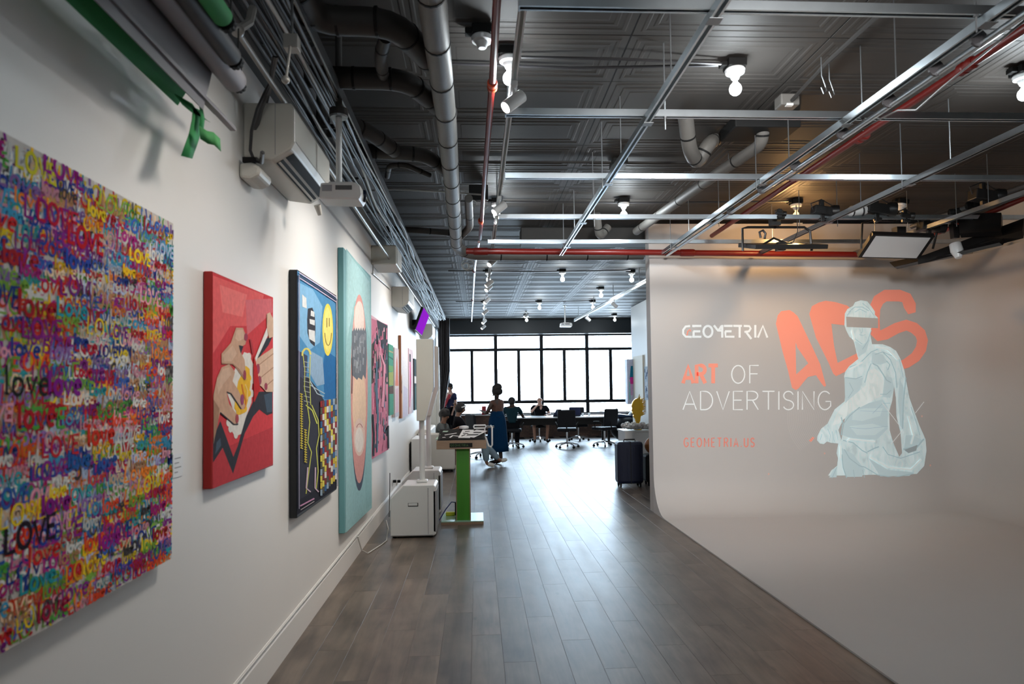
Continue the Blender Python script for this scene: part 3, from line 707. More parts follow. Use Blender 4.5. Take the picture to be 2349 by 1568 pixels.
for k in range(2600):                                 # underpainting of short upright dabs
    u, v = random.uniform(LY0, LY1), random.uniform(LZ0, LZ1); h = random.uniform(.015, .05); w = random.uniform(.004, .012); du = random.uniform(-.01, .01)
    A.d = .0008+random.random()*.0006
    A.poly([(u-w/2, v-h/2), (u+w/2, v-h/2), (u+w/2+du, v+h/2), (u-w/2+du, v+h/2)], jcol(random.choice(cols)), False)
def word(u, v, h, w, col, txt, sx):
    A.d = .0016+random.random()*.0012
    write(A, txt, u, v, h, w, col, sx, gap=.14, flip=1, slant=random.uniform(-.05, .15), jit=.06, up=False)
row = LZ0+.004; r_i = 0
while row < LZ1-.02:
    for lay in range(2):
        u = LY0-random.random()*.08
        while u < LY1-.02:
            h = random.choice((.032, .038, .044, .050)); sx = random.uniform(.95, 1.55); c = jcol(random.choice(cols)); txt = random.choice(('LOVE', 'love', 'love', 'LOVE', 'Love'))
            v = row+random.uniform(-.012, .012)
            if v < LZ0+.003: v = LZ0+.003
            if v+h > LZ1: break
            wd = h*2.35*sx
            if u+wd > LY1: sx = max(.35, (LY1-u)/(h*2.4)); 
            word(u, v, h, random.uniform(.006, .011), c, txt, sx); u += wd*random.uniform(.85, 1.15)
    row += .0235; r_i += 1
for (x, y, h, c, txt, w) in [(55, 495, .058, (.28, .01, .22), 'LOVE', .010), (40, 720, .062, (.42, .01, .02), 'love', .012), (85, 500, .055, (.55, .01, .04), 'LOVE', .010), (215, 500, .050, (.40, .01, .02), 'love', .011),
        (155, 555, .055, (.60, .01, .02), 'LOVE', .014), (130, 720, .05, (.02, .35, .45), 'Love', .010), (10, 905, .07, (.02, .02, .02), 'love', .009), (110, 905, .062, (.25, .01, .30), 'love', .014),
        (355, 612, .034, (.45, .01, .02), 'love', .009), (355, 655, .034, (.30, .01, .18), 'love', .009), (50, 770, .05, (.25, .01, .22), 'LOVE', .010), (40, 980, .062, (.50, .01, .02), 'love', .013),
        (95, 1050, .05, (.6, .02, .03), 'LOVE', .009), (150, 610, .05, (.03, .08, .45), 'love', .012), (10, 1270, .06, (.02, .01, .02), 'LOVE', .012), (95, 1180, .05, (.26, .01, .24), 'love', .014),
        (45, 1365, .05, (.02, .33, .38), 'Love', .010), (85, 1430, .055, (.38, .01, .05), 'love', .010), (345, 1140, .045, (.42, .01, .03), 'love', .012), (345, 1180, .045, (.36, .01, .16), 'love', .014),
        (350, 1240, .045, (.38, .01, .01), 'love', .012), (225, 1260, .05, (.34, .01, .26), 'love', .013), (150, 1340, .05, (.75, .35, .02), 'LOVE', .009), (300, 772, .034, (.42, .01, .02), 'love', .009),
        (250, 770, .034, (.22, .01, .26), 'LOVE', .007), (200, 1020, .06, (.70, .03, .01), 'love', .014), (35, 380, .05, (.65, .60, .03), 'LOVE', .011), (100, 390, .055, (.30, .01, .25), 'LOVE', .012), (5, 600, .055, (.45, .02, .03), 'love', .010),
        (155, 1075, .045, (.02, .12, .40), 'love', .011), (200, 490, .040, (.85, .60, .02), 'love', .012)]:
    p = at(x, y, X=XL); A.d = .0030+random.random()*.0006
    if p.y+h*2.6 > LY1: p.y = LY1-h*2.6
    write(A, txt, p.y, p.z, h, w, c, 1.25, gap=.16, flip=1, jit=.04, up=False)
o = A.build('painted_words', 'paint', lv); stuff(o)

# 2. red picture with two hands
XR = -1.14
rp = wall_canvas('hands_painting', 'red painting of painted hands pressing on a yellow filled white shape', 3.0, 3.885, 1.179, 2.118, XR, mat('deep red canvas edge', (.36, .008, .006), .6))
A = art_on(XR, (440, 600, .351))
red = (.66, .055, .065)
A.poly([(135, 70), (530, 233), (530, 1322), (135, 1483)], red)
A.poly([(137, 90), (470, 215), (430, 420), (250, 420), (137, 600)], (.80, .13, .13)); A.poly([(180, 150), (360, 215), (330, 360), (200, 330)], (.86, .20, .19))
A.poly([(350, 250), (520, 240), (525, 330), (360, 480)], (.70, .16, .18)); A.poly([(137, 1250), (525, 1080), (525, 1320), (137, 1480)], (.52, .045, .055))
dk = (.035, .035, .045)
A.poly([(137, 1150), (185, 1040), (270, 1275), (300, 1200), (345, 1030), (430, 850), (525, 845), (525, 990), (490, 1003), (440, 965), (400, 1010), (345, 1120), (300, 1275), (268, 1385), (200, 1215), (137, 1312)], dk)
A.poly([(405, 660), (485, 500), (525, 490), (500, 545), (420, 650)], dk); A.poly([(470, 870), (525, 850), (525, 980), (490, 985)], (.06, .09, .13)); A.poly([(160, 1180), (185, 1150), (190, 1200), (150, 1260)], (.07, .10, .14))
wh = (.80, .76, .70)
A.poly([(340, 590), (370, 600), (395, 660), (402, 740), (390, 830), (388, 920), (350, 1020), (320, 1125), (280, 1142), (250, 1090), (230, 1040), (265, 960), (230, 860), (250, 800), (280, 700)], wh)
for x, y in ((372, 620), (396, 690), (398, 770), (388, 860), (250, 1090), (285, 1130), (236, 1050)): A.ell(x, y, 14, 26, wh)
A.poly([(352, 680), (375, 700), (380, 800), (365, 900), (345, 985), (310, 1000), (275, 960), (280, 900), (300, 780)], (.85, .48, .03))
for x, y in ((290, 930), (300, 980), (345, 960), (372, 760), (370, 860), (340, 700)): A.ell(x, y, 13, 22, (.88, .52, .04))
A.rib([(322, 800), (332, 850), (350, 910), (340, 960)], 9, (.7, .2, .02)); A.rib([(345, 800), (360, 840), (358, 900)], 7, (.95, .65, .2))
sk, sk2, sk3 = (.62, .38, .26), (.70, .47, .34), (.40, .22, .14)
A.poly([(137, 870), (160, 760), (190, 690), (240, 668), (278, 720), (262, 780), (300, 840), (345, 940), (335, 965), (312, 960), (250, 860), (222, 850), (240, 930), (300, 1010), (295, 1062), (270, 1060), (180, 985), (155, 1090), (137, 1190)], sk)
A.poly([(190, 600), (250, 530), (285, 430), (330, 432), (355, 500), (345, 540), (320, 555), (320, 600), (340, 640), (352, 770), (330, 760), (290, 700), (260, 668), (190, 660)], sk)
A.poly([(160, 770), (200, 700), (240, 690), (250, 740), (200, 800), (165, 870)], sk2); A.poly([(290, 445), (330, 445), (340, 500), (300, 520), (278, 500)], sk2); A.poly([(200, 610), (262, 545), (290, 600), (255, 650), (205, 650)], sk2)
A.poly([(137, 900), (175, 960), (165, 1060), (137, 1180)], sk3); A.rib([(190, 665), (262, 668), (300, 700), (345, 770)], 6, sk3); A.rib([(222, 850), (250, 860), (318, 962)], 6, dk); A.rib([(180, 985), (270, 1062), (298, 1060)], 7, dk); A.poly([(302, 545), (332, 552), (315, 600)], dk)
nl = (.35, .06, .10)
A.ell(348, 492, 12, 25, nl); A.ell(340, 740, 10, 32, nl); A.ell(324, 900, 11, 36, (.32, .07, .16)); A.ell(290, 1025, 11, 30, (.42, .08, .09))
A.poly([(410, 640), (527, 560), (528, 850), (480, 850), (455, 820), (430, 800), (412, 700)], sk2); A.poly([(485, 340), (505, 330), (527, 375), (527, 490), (500, 500), (485, 430)], sk2)
for (a, b) in (((412, 690), (527, 600)), ((440, 760), (527, 690)), ((470, 820), (527, 770))): A.rib([a, b], 5, sk3)
A.poly([(398, 650), (484, 432), (492, 480), (410, 655)], (.84, .80, .76)); A.poly([(372, 500), (385, 510), (400, 600), (388, 600)], (.50, .05, .06))
A.ell(426, 700, 12, 34, nl); A.ell(436, 775, 13, 30, nl); A.ell(478, 815, 10, 24, nl); A.poly([(400, 600), (420, 700), (440, 830), (400, 920), (395, 700)], (.55, .02, .02))
A.build('painted_surface', 'paint', rp)

# 3. dark picture with a skeleton and a smiling sun
XD = -1.13
dp = wall_canvas('skeleton_painting', 'blue and black painting of a walking skeleton under a yellow smiling disc', 4.345, 5.545, .80, 2.357, XD, mat('black canvas edge', (.008, .01, .013), .5))
C5 = (640, 560, .4333)
A = art_on(XD, C5)
A.poly([(93, 132), (303, 272), (305, 1290), (95, 1432)], (.022, .022, .032))
A.poly([(97, 140), (302, 278), (303, 830), (215, 850), (200, 760), (150, 700), (100, 700)], (.08, .27, .50))
A.poly([(245, 560), (302, 600), (302, 820), (240, 820), (232, 640)], (.02, .14, .36)); A.poly([(100, 200), (180, 240), (230, 330), (215, 520), (160, 560), (105, 480)], (.22, .45, .68))
A.poly([(160, 560), (230, 600), (240, 740), (200, 750), (150, 660)], (.28, .42, .58)); A.poly([(97, 560), (150, 590), (140, 760), (97, 780)], (.05, .06, .11))
A.poly([(110, 700), (200, 760), (240, 830), (215, 860), (210, 1290), (110, 1350)], (.035, .035, .05))
A.ell(257, 452, 28, 138, (.84, .70, .10), 30); A.ell(257, 452, 22, 118, (.88, .77, .22), 30)
A.rib([(252, 390), (252, 440)], 4, (.25, .15, .03)); A.rib([(265, 390), (265, 435)], 4, (.25, .15, .03)); A.rib(arc(259, 455, 18, 80, 170, 10, 10), 4, (.25, .16, .03))
A.poly([(152, 340), (175, 335), (188, 370), (192, 440), (188, 540), (165, 520), (150, 470), (148, 400)], (.04, .04, .05))
for q in ([(168, 350), (186, 358), (186, 385), (166, 378)], [(160, 395), (188, 402), (187, 430), (162, 420)], [(155, 450), (188, 458), (190, 520), (158, 500)], [(121, 265), (143, 285), (145, 340), (122, 330)]): A.poly(q, (.70, .72, .72))
yl = (.58, .60, .12); pk = (.60, .45, .55)
def sk_(p, w=5, c=yl): A.rib([(x+random.uniform(-1, 1), y) for x, y in p], w, c)
sk_(arc(143, 590, 22, 38, 180, 350, 10), 10, (.70, .62, .15)); sk_([(125, 590), (135, 660), (132, 760), (150, 850)], 4); sk_([(165, 590), (160, 700), (165, 850)], 4); sk_([(160, 720), (200, 790), (235, 805)], 5, (.5, .6, .65)); sk_([(165, 745), (205, 770), (240, 790)], 4, (.5, .6, .65))
sk_([(150, 860), (160, 940), (150, 1050), (170, 1100), (150, 1240), (142, 1320)], 5); sk_([(170, 850), (205, 930), (210, 1010), (195, 1080), (205, 1200), (195, 1300)], 5); sk_([(140, 850), (175, 880), (200, 950)], 6)
for y in range(620, 830, 26): sk_([(128, y), (160, y+8)], 3, (.45, .48, .45))
sk_([(150, 1180), (140, 1290), (165, 1310)], 7, pk); sk_([(190, 1180), (188, 1290), (208, 1310)], 7, pk)
for x0, y0, y1 in ((113, 790, 1080), (133, 980, 1150)):
    for y in range(y0, y1, 13): A.rib([(x0-5, y), (x0+9, y+5)], 5, (.70, .55, .05))
    A.rib([(x0, y0), (x0, y1)], 3, (.6, .5, .05))
ck = [(.30, .03, .03), (.70, .62, .10), (.04, .12, .28), (.72, .70, .66), (.10, .10, .08), (.62, .45, .06), (.20, .04, .04), (.30, .40, .50)]
for i in range(8):
    for j in range(14):
        u = 213+i*11.2; v0 = 830-i*2+j*(36-i*.8)
        if v0+34 > 1335-i*10: continue
        A.poly([(u, v0), (u+10.4, v0-1.5), (u+10.4, v0+31), (u, v0+33)], ck[(i*5+j*3+random.randrange(2)) % 8], False)
for k in range(3): A.rib([(100, 150+k*13), (200, 213+k*13), (300, 282+k*12)], 5, [(.62, .55, .66), (.05, .05, .08), (.55, .45, .55)][k])
A.rib([(100, 160), (99, 900), (100, 1400)], 5, (.28, .26, .35)); A.rib([(301, 290), (302, 900), (303, 1280)], 4, (.22, .20, .28)); A.rib([(105, 1385), (180, 1345)], 7, (.62, .30, .48)); A.rib([(108, 1405), (180, 1360)], 3, (.7, .6, .6))
o = A.build('painted_surface', 'paint', dp)

# 4. tall teal picture with a pink oval head
XT = -1.13
tp = wall_canvas('oval_painting', 'tall teal painting of a pink oval with a dark brushed patch', 5.86, 7.36, .385, 2.81, XT, mat('teal canvas edge', (.13, .33, .35), .6))
A = art_on(XT, C5); A.poly([(355, 22), (487, 185), (491, 1395), (352, 1528)], (.31, .53, .55))
A.poly([(362, 40), (480, 200), (480, 500), (440, 300), (400, 300), (362, 500)], (.40, .62, .64)); A.poly([(440, 700), (484, 640), (488, 1380), (460, 1400)], (.27, .48, .50))
A.ell(424, 790, 44, 515, (.07, .09, .13), 40); A.ell(424, 765, 45, 500, (.68, .33, .30), 40); A.ell(424, 620, 40, 330, (.72, .36, .34), 34)
A.poly([(392, 480), (398, 330), (425, 300), (450, 380), (455, 480), (460, 900), (450, 1080), (425, 1120), (405, 1080), (388, 900)], (.74, .46, .38)); A.ell(424, 400, 26, 100, (.80, .68, .62)); A.ell(424, 850, 36, 190, (.80, .58, .42)); A.ell(424, 1020, 30, 100, (.78, .58, .50)); A.ell(424, 1035, 22, 66, (.82, .74, .68))
A.poly([(385, 460)]+[(385+6*k, 440+(k % 2)*18) for k in range(1, 13)]+[(462, 470), (464, 600), (458, 715), (445, 690), (438, 718), (420, 705), (412, 718), (400, 705), (384, 690)], (.15, .17, .20))
A.step = .00004
for k in range(40):
    u, v = random.uniform(390, 452), random.uniform(465, 660); A.poly([(u, v), (u+7, v+4), (u+5, v+40), (u-2, v+36)], jcol((.26, .28, .31), .4))
A.d += .0003; A.rib([(384, 600), (386, 700), (384, 790)], 3, (.05, .04, .05)); A.rib(arc(424, 980, 16, 30, 200, 340, 8), 4, (.45, .22, .2))
A.build('painted_surface', 'paint', tp)

# 5. pink and black picture
XP = -1.14
pp = wall_canvas('pink_painting', 'pink and black abstract painting of tangled figures', 7.445, 8.80, .84, 2.40, XP, mat('pink canvas edge', (.70, .30, .36), .6))
A = art_on(XP, C5); A.poly([(490, 392), (575, 425), (580, 1085), (492, 1135)], (.70, .22, .33))
A.poly([(517, 400), (575, 430), (577, 740), (556, 740), (548, 560), (530, 520)], (.04, .035, .045)); A.poly([(490, 530), (512, 500), (520, 620), (510, 720), (490, 740)], (.07, .06, .05))
A.step = .00004
for k in range(150):
    u, v = random.uniform(492, 568), random.uniform(440, 1070); h = random.uniform(15, 80); w = random.uniform(1.5, 5); h *= .8; c = jcol(random.choice([(.03, .03, .04), (.72, .25, .38), (.75, .28, .40), (.70, .22, .33), (.80, .40, .48), (.10, .16, .24), (.35, .32, .34), (.60, .12, .24), (.02, .02, .03)]), .3)
    A.poly([(u, v), (u+w, v-4), (u+w+random.uniform(-4, 4), v+h), (u-2, v+h)], c)
A.d += .0003; A.rib([(515, 620), (512, 760), (520, 900), (516, 1100)], [8, 14, 10, 7], (.09, .16, .24)); A.rib([(535, 580), (555, 640), (552, 760), (545, 860)], [6, 10, 12, 14], (.80, .33, .45)); A.rib([(560, 1000), (575, 960), (577, 1080)], 8, (.04, .04, .05)); A.rib([(493, 900), (500, 1000), (498, 1120)], 9, (.03, .03, .04))
A.build('painted_surface', 'paint', pp)

# 6-10 the smaller pictures before the sofa
def small_art(name, label, y0, y1, z0, z1, edge, base, marks):
    t = wall_canvas(name, label, y0, y1, z0, z1, XP, edge)
    A = Art(lambda u, v, d: (XP+d, y0+(y1-y0)*u, z0+(z1-z0)*v)); A.poly([(0, 0), (1, 0), (1, 1), (0, 1)], base)
    for m_ in marks: (A.poly if m_[0] == 'p' else A.rib)(*m_[1:])
    A.build('painted_surface', 'paint', t)
small_art('green_painting', 'narrow green and teal striped painting right of the pink and black one', 8.88, 9.36, 1.25, 2.18, mat('green edge', (.05, .28, .18), .6), (.07, .32, .22),
  [('p', [(0, .30), (1, .30), (1, .42), (0, .40)], (.10, .05, .03)), ('p', [(0, .42), (1, .42), (1, .62), (0, .60)], (.35, .42, .12)), ('p', [(0, .62), (1, .62), (1, .70), (0, .70)], (.16, .40, .14)), ('r', [(0, .82), (1, .80)], .02, (.03, .14, .12)), ('r', [(0, .9), (1, .9)], .02, (.4, .35, .2))])
small_art('pale_painting', 'pale pink painting with a salmon peak between green and orange edged ones', 9.50, 10.02, 1.20, 2.17, mat('pale edge', (.72, .66, .66), .6), (.78, .68, .72),
  [('p', [(.1, .45), (.9, .45), (.6, .9), (.4, .8)], (.75, .25, .18)), ('p', [(.2, .05), (.8, .05), (.8, .42), (.2, .4)], (.74, .52, .62)), ('p', [(0, .0), (1, .0), (1, .06), (0, .06)], (.6, .6, .7))])
small_art('orange_edged_painting', 'white lilac painting with an orange brown edge', 10.33, 11.35, 1.15, 2.40, mat('orange brown edge', (.52, .20, .09), .6), (.80, .79, .84),
  [('p', [(.1, 0), (.9, 0), (.9, .35), (.3, .4)], (.68, .66, .82)), ('p', [(.0, 0), (.14, 0), (.10, .55), (0, .5)], (.70, .40, .26)), ('r', [(.02, .30), (.08, .34), (.03, .40), (.09, .46)], .04, (.05, .02, .02))])
small_art('magenta_painting', 'slim pale painting with a magenta streak and black top mark', 11.46, 12.22, 1.17, 2.27, mat('pink edge', (.78, .40, .48), .6), (.80, .66, .72),
  [('r', [(.2, .1), (.35, .5), (.3, .82)], [.1, .28, .2], (.72, .02, .22)), ('p', [(.15, .80), (.45, .80), (.45, .92), (.15, .92)], (.03, .01, .02)), ('p', [(.6, 0), (1, 0), (1, .3), (.6, .2)], (.6, .6, .68))])
small_art('black_white_painting', 'black and dark green painting with a white band before the white speakers', 12.46, 12.95, 1.20, 2.14, mat('black edge', (.01, .015, .015), .6), (.01, .03, .03),
  [('p', [(0, .52), (1, .52), (1, .66), (0, .66)], (.78, .78, .76)), ('p', [(.3, 0), (1, 0), (1, .48), (.3, .45)], (.02, .10, .08))])
lt = mat('label card', (.78, .78, .78), .5)
wl = P(400, 1068, X=WX); t = thing('wall_label', 'small white caption card right of the love painting', 'label', wl)
MB().box(WX+.001, WX+.004, wl.y-.02, wl.y+.07, wl.z-.045, wl.z+.045).build('card', lt, t)
cl = MB()
for k in range(4): cl.box(WX+.0042, WX+.0048, wl.y-.008, wl.y+[.045, .03, .05, .02][k], wl.z+.026-k*.018, wl.z+.030-k*.018)
cl.build('printed_lines', mat('grey ink', (.25, .25, .25), .6), t)

# pictures on the far right partition
t = thing('panel_painting', 'tall cream board picture on the far white partition', 'painting', (RX-.04, 17.4, .9), 0, 'pictures on the far right partition')
a0 = P(1476, 818, X=RX-.05); a1 = P(1481, 950, X=RX-.05)
MB().box(RX-.05, RX-.002, 16.95, 18.0, .93, 2.36).build('canvas', mat('cream board', (.78, .72, .60), .6), t)
a0 = P(1484, 850, X=RX-.04); a1 = P(1492, 920, X=RX-.04)
t = thing('dark_blue_painting', 'small dark blue and white picture near the partition edge', 'painting', a0, 0, 'pictures on the far right partition')
MB().box(RX-.045, RX-.002, 16.2, 16.80, 1.24, 2.06).build('canvas', mat('navy edge', (.02, .03, .06), .5), t)
A = Art(lambda u, v, d: (RX-.045-d, 16.2+.6*u, 1.24+.82*v)); A.poly([(0, 0), (1, 0), (1, 1), (0, 1)], (.45, .52, .60))
for k in range(26): 
    u, v = random.random()*.85, random.random()*.85; A.poly([(u, v), (u+.12, v+.02), (u+.1, v+.14), (u, v+.1)], random.choice([(.03, .05, .12), (.7, .72, .75), (.06, .10, .2)]))
A.build('painted_surface', 'paint', t)
t = thing('narrow_painting', 'narrow blue and pink picture at the window end of the partition', 'painting', (RX-.04, 17.4, 1), 0, 'pictures on the far right partition')
MB().box(RX-.20, RX-.002, 18.05, 18.33, 1.1, 2.3).build('canvas', mat('lilac board', (.66, .68, .82), .5), t)
A = Art(lambda u, v, d: (RX-.20+.198*u, 18.05-d, 1.1+1.2*v)); A.poly([(.02, .02), (.98, .02), (.98, .98), (.02, .98)], (.66, .68, .84))
A.poly([(.3, .55), (.9, .55), (.9, .85), (.5, .85)], (.02, .22, .36)); A.poly([(.3, .45), (.95, .45), (.9, .60), (.4, .6)], (.85, .06, .42)); A.poly([(.4, .2), (.7, .2), (.8, .45), (.4, .45)], (.72, .45, .72)); A.poly([(.2, .1), (.4, .1), (.4, .5), (.25, .5)], (.30, .62, .66))
A.build('painted_surface', 'paint', t)

# ------------------------------------------------------------------ wall units
def ac_unit(y0, y1, z0, z1, x1, label, full=True):
    t = thing('air_conditioner', label, 'air conditioner', (WX, y0, z0), 0, 'wall air conditioners')
    h = z1-z0; d = x1-WX
    pr = [(WX, z0+.02), (WX+d*.55, z0), (WX+d*.93, z0+h*.20), (x1, z0+h*.32), (x1, z1-.03), (x1-.02, z1), (WX, z1)]
    bd_ = MB().prism(pr, y0, y1, lambda u, v, w: (u, w, v)).build('body', 'offwhite', t, bevel=.01)
    a, b = Vector((WX+d*.58, 0, z0+.004)), Vector((WX+d*.92, 0, z0+h*.19)); n = Vector(((b-a).z, 0, -(b-a).x)).normalized()
    def slot(q0, q1, nm, m, off, th):
        p, q = a.lerp(b, q0), a.lerp(b, q1)
        MB().slab([(p.x+n.x*off, y0+.06, p.z+n.z*off), (q.x+n.x*off, y0+.06, q.z+n.z*off), (q.x+n.x*off, y1-.05, q.z+n.z*off), (p.x+n.x*off, y1-.05, p.z+n.z*off)], th).build(nm, m, bd_)
    if full:
        slot(0, .40, 'vent_slot', 'dark', .002, .002); slot(.55, 1, 'vent_slot', 'dark', .002, .002); slot(.10, .22, 'vent_flap', 'offwhite', .005, .003)
        MB().box(x1-.001, x1+.0015, y0+.02, y1-.02, z0+h*.34, z0+h*.345).build('panel_seam', 'greyplastic', t)
        MB().box(WX+d*.62, WX+d*.63, y0-.0015, y0+.002, z0+.03, z1-.01).build('side_seam', 'greyplastic', t)
    return t
ac_unit(3.50, 4.34, 2.77, 3.07, -.92, 'cream wall air conditioner with open vent above the skeleton painting')
t = ac_unit(9.55, 10.35, 2.72, 3.02, -.94, 'small cream wall air conditioner above the pale pictures', True)
ac_unit(14.4, 15.3, 2.62, 2.95, -.93, 'cream wall air conditioner beside the purple television', False)
b = P(895, 613, X=-1.05); t = thing('wall_box', 'plain pale grey box fixed high above the tall teal painting', 'box', (WX, 7.7, 3.0))
MB().box(WX, -.90, 7.72, 8.3, 3.0, 3.22).build('housing', 'offwhite', t, bevel=.012); MB().box(-.905, -.895, 7.8, 8.2, 3.03, 3.19).build('cover', 'offwhite', t)
line('thin white conduit dropping below the pale wall box', [(WX+.015, 7.75, 3.0), (WX+.015, 7.74, 2.9), (WX+.015, 9.3, 2.95)], .007, 'cablew')
# beige sensor speaker below the first unit
t = thing('wall_speaker', 'small rounded cream speaker under the nearest air conditioner', 'speaker', (WX, 3.5, 2.66))
MB().prism([(WX+.002, -.05), (WX+.07, -.06), (WX+.125, -.03), (WX+.135, .02), (WX+.08, .06), (WX+.002, .05)], 3.44, 3.64, lambda u, v, w: (WX+(u-WX)*.8, w, 2.70+v*.75)).build('body', 'offwhite', t, bevel=.015)
MB().box(WX+.02, WX+.08, 3.435, 3.46, 2.74, 2.765).build('bracket', 'dark', t)
MB().cyl((-.99, 4.30, 2.755), (-.98, 4.33, 2.70), .022, .014).build('sensor', 'offwhite', t, smooth=True)
# wall projector hanging on its pole
def projector(x, y, z, w, label, top):
    t = thing('projector', label, 'projector', (x, y, z))
    MB().prism([(-w/2, -.045), (-w/2+.01, .045), (w/2-.03, .05), (w/2, .03), (w/2+.005, -.02), (w/2-.01, -.05)], -w*.38, w*.38, lambda u, v, q: (x+u, y+q, z+v)).build('body', 'white', t, bevel=.008)
    MB().box(x-w*.42, x-w*.18, y-w*.385, y-w*.37, z-.004, z+.032).build('side_vent', 'greyplastic', t)
    MB().box(x-w*.10, x+w*.30, y-w*.385, y-w*.37, z+.004, z+.030).build('port_panel', 'cableg', t)
    MB().lathe([(.034, 0), (.036, .03), (.028, .034)], (x+w*.5-.02, y+w*.1, z), 16, axis=(1, .3, 0)).build('lens', 'screen2', t, smooth=True)
    MB().box(x-.07, x+.07, y-.05, y+.05, z+.048, z+.062).cyl((x-.02, y, z+.06), (x-.02, y, top), .018, n=14).build('mount_pole', 'white', t)
    MB().lathe([(.05, 0), (.055, .02), (.03, .03)], (x-.02, y, top-.03), 16).build('mount_plate', 'steel2', t)
    return t
projector(-.775, 4.0, 2.735, .235, 'white projector on a ceiling pole beside the nearest air conditioner', 3.22)
projector(2.30, 17.5, 3.18, .30, 'white projector hanging before the windows', 3.70)
tag(MB().cyl((-.795, 4.0, 3.22), (-.795, 4.0, 3.71), .02, n=12).cyl((-.795, 4.0, 3.20), (-.795, 4.0, 3.24), .055, n=16).build('ceiling_pole', 'duct2', smooth=True), 'dark upper pole carrying the wall projector mount', 'pole')
# television
t = thing('television', 'wall television showing purple, beside the small air conditioner', 'television', (WX, 11.9, 2.7))
TVa, TVb = 12.0, 13.4
MB().slab([(WX+.10, TVa, 2.62), (WX+.10, TVb, 2.62), (WX+.25, TVb, 3.02), (WX+.25, TVa, 3.02)], -.04).build('bezel', 'dark', t)
MB().slab([(WX+.11, TVa+.03, 2.635), (WX+.11, TVb-.03, 2.635), (WX+.252, TVb-.03, 3.01), (WX+.252, TVa+.03, 3.01)], .004).build('screen', 'screen', t)
MB().box(WX+.004, WX+.13, 12.5, 12.9, 2.75, 2.85).build('bracket', 'dark', t)

# cable bundle and conduits under the soffit
t = thing('cable_bundle', 'thick bundle of grey and black cables along the top of the left wall', 'cables', (-1.0, 1, 3.3), 0)
for k in range(15):
    x0 = -1.05+.018*k; pts = []; ph = random.random()*6
    for j in range(46):
        y = .9+j*.36; wob = .012 if y < 5 else .02
        pts.append((x0+wob*sin(y*1.3+ph)+.01*sin(y*3.1+ph*2), y, 3.295+.012*sin(y*1.7+ph*3)+.006*(k % 3)))
    MB().tube(pts, random.uniform(.006, .011), 6, caps=False).build('cable', ['cableg', 'cable', 'cable', 'cableg', 'cablew'][k % 5], t, smooth=True)
for y in [1.2+1.1*j for j in range(14)]: MB().box(-1.07, -.78, y, y+.02, 3.32, 3.335).build('tray_rung', 'steel2', t)
MB().box(-1.075, -1.065, .9, 17, 3.30, 3.37).build('tray_side', 'steel2', t); MB().box(-.785, -.775, .9, 17, 3.30, 3.37).build('tray_side', 'steel2', t)
a = [P(618, 183, X=-.98), P(745, 376, X=-.98), P(960, 692, X=-.98)]
t = thing('wall_conduit', 'pale conduit with a tee fitting running along the top of the left wall', 'conduit', a[0])
z_ = a[0].z; MB().tube([P(543, 70, X=-.98), a[0], (-.98, 6.5, a[1].z), (-.98, 16, a[1].z-.03)], .014, 10).build('pipe', 'conduit', t, smooth=True)
MB().tube([P(543, 70, X=-.98), P(572, 52, X=-.96), P(580, 18, X=-.95)], .018, 8).build('tee_branch', 'conduit', t, smooth=True); MB().ball(P(545, 70, X=-.98), .028).build('tee', 'conduit', t, smooth=True)
t = thing('sprinkler_hook', 'small grey rod fitting hanging over the cable bundle', 'fitting', P(665, 100, X=-.75))
MB().tube([P(665, 105, X=-.78), P(664, 120, X=-.78), P(655, 190, X=-.80)], .006, 8).box(*sum([[c-.03, c+.03] for c in P(670, 100, X=-.78)], [])).build('rod', 'conduit', t, bevel=.004); hk = P(670, 100, X=-.78); MB().cyl(hk, (hk.x, hk.y, CEIL-.01), .006, n=6).build('hanger', 'steel2', t)
MB().ball(P(655, 183, X=-.80), .018).build('knob', 'conduit', t, smooth=True)
for k, (c, r, n_) in enumerate((('cable', .008, 'black'), ('cableg', .012, 'grey'), ('cableg', .007, 'thin grey'))):
    dx = k*9
    line('%s cable looping down beside the nearest air conditioner' % n_, [P(628+dx*.4, 130, X=-.98), P(618+dx*.3, 190, X=-1.03), P(590+dx, 250, X=-1.08), P(577+dx, 300, X=-1.12), P(574+dx, 345, X=-1.13), P(583+dx*.8, 368, X=-1.11), P(597+dx*.3, 372, X=-1.08), P(602, 350, X=-1.04)], r, c)
# power sockets and floor wires
for k, x in enumerate((903, 913)):
    p = P(x, 1103, X=WX+.02); t = thing('power_plug', 'black plug in the wall socket, %s of the pair behind the white box' % ('left' if k == 0 else 'right'), 'plug', p)
    MB().box(WX+.001, WX+.012, p.y-.05, p.y+.05, p.z-.05, p.z+.03).build('socket_plate', 'white', t, bevel=.003); MB().box(WX+.012, WX+.055, p.y-.022, p.y+.022, p.z-.02, p.z+.016).build('plug_body', 'dark', t, bevel=.004)
line('thin cable dropping from the wall sockets to the floor', [(WX+.05, 8.85, .52), (WX+.055, 8.8, .35), (WX+.06, 8.7, .12), (WX+.07, 8.6, .012)], .005, 'cable')
line('white cable lying along the skirting board, nearest stretch', [(WX+.02, 2.2, .205), (WX+.02, 4.4, .206), (WX+.024, 5.3, .208), (WX+.022, 7.6, .206)], .004, 'cablew')
line('white cable curling over the floor beside the front white speaker', [(WX+.03, 6.6, .20), (WX+.05, 6.7, .05), (-1.08, 6.75, .006), (-1.0, 7.1, .006), (-.97, 7.3, .006), (-1.03, 7.9, .006), (-1.12, 8.4, .006)], .006, 'cablew')

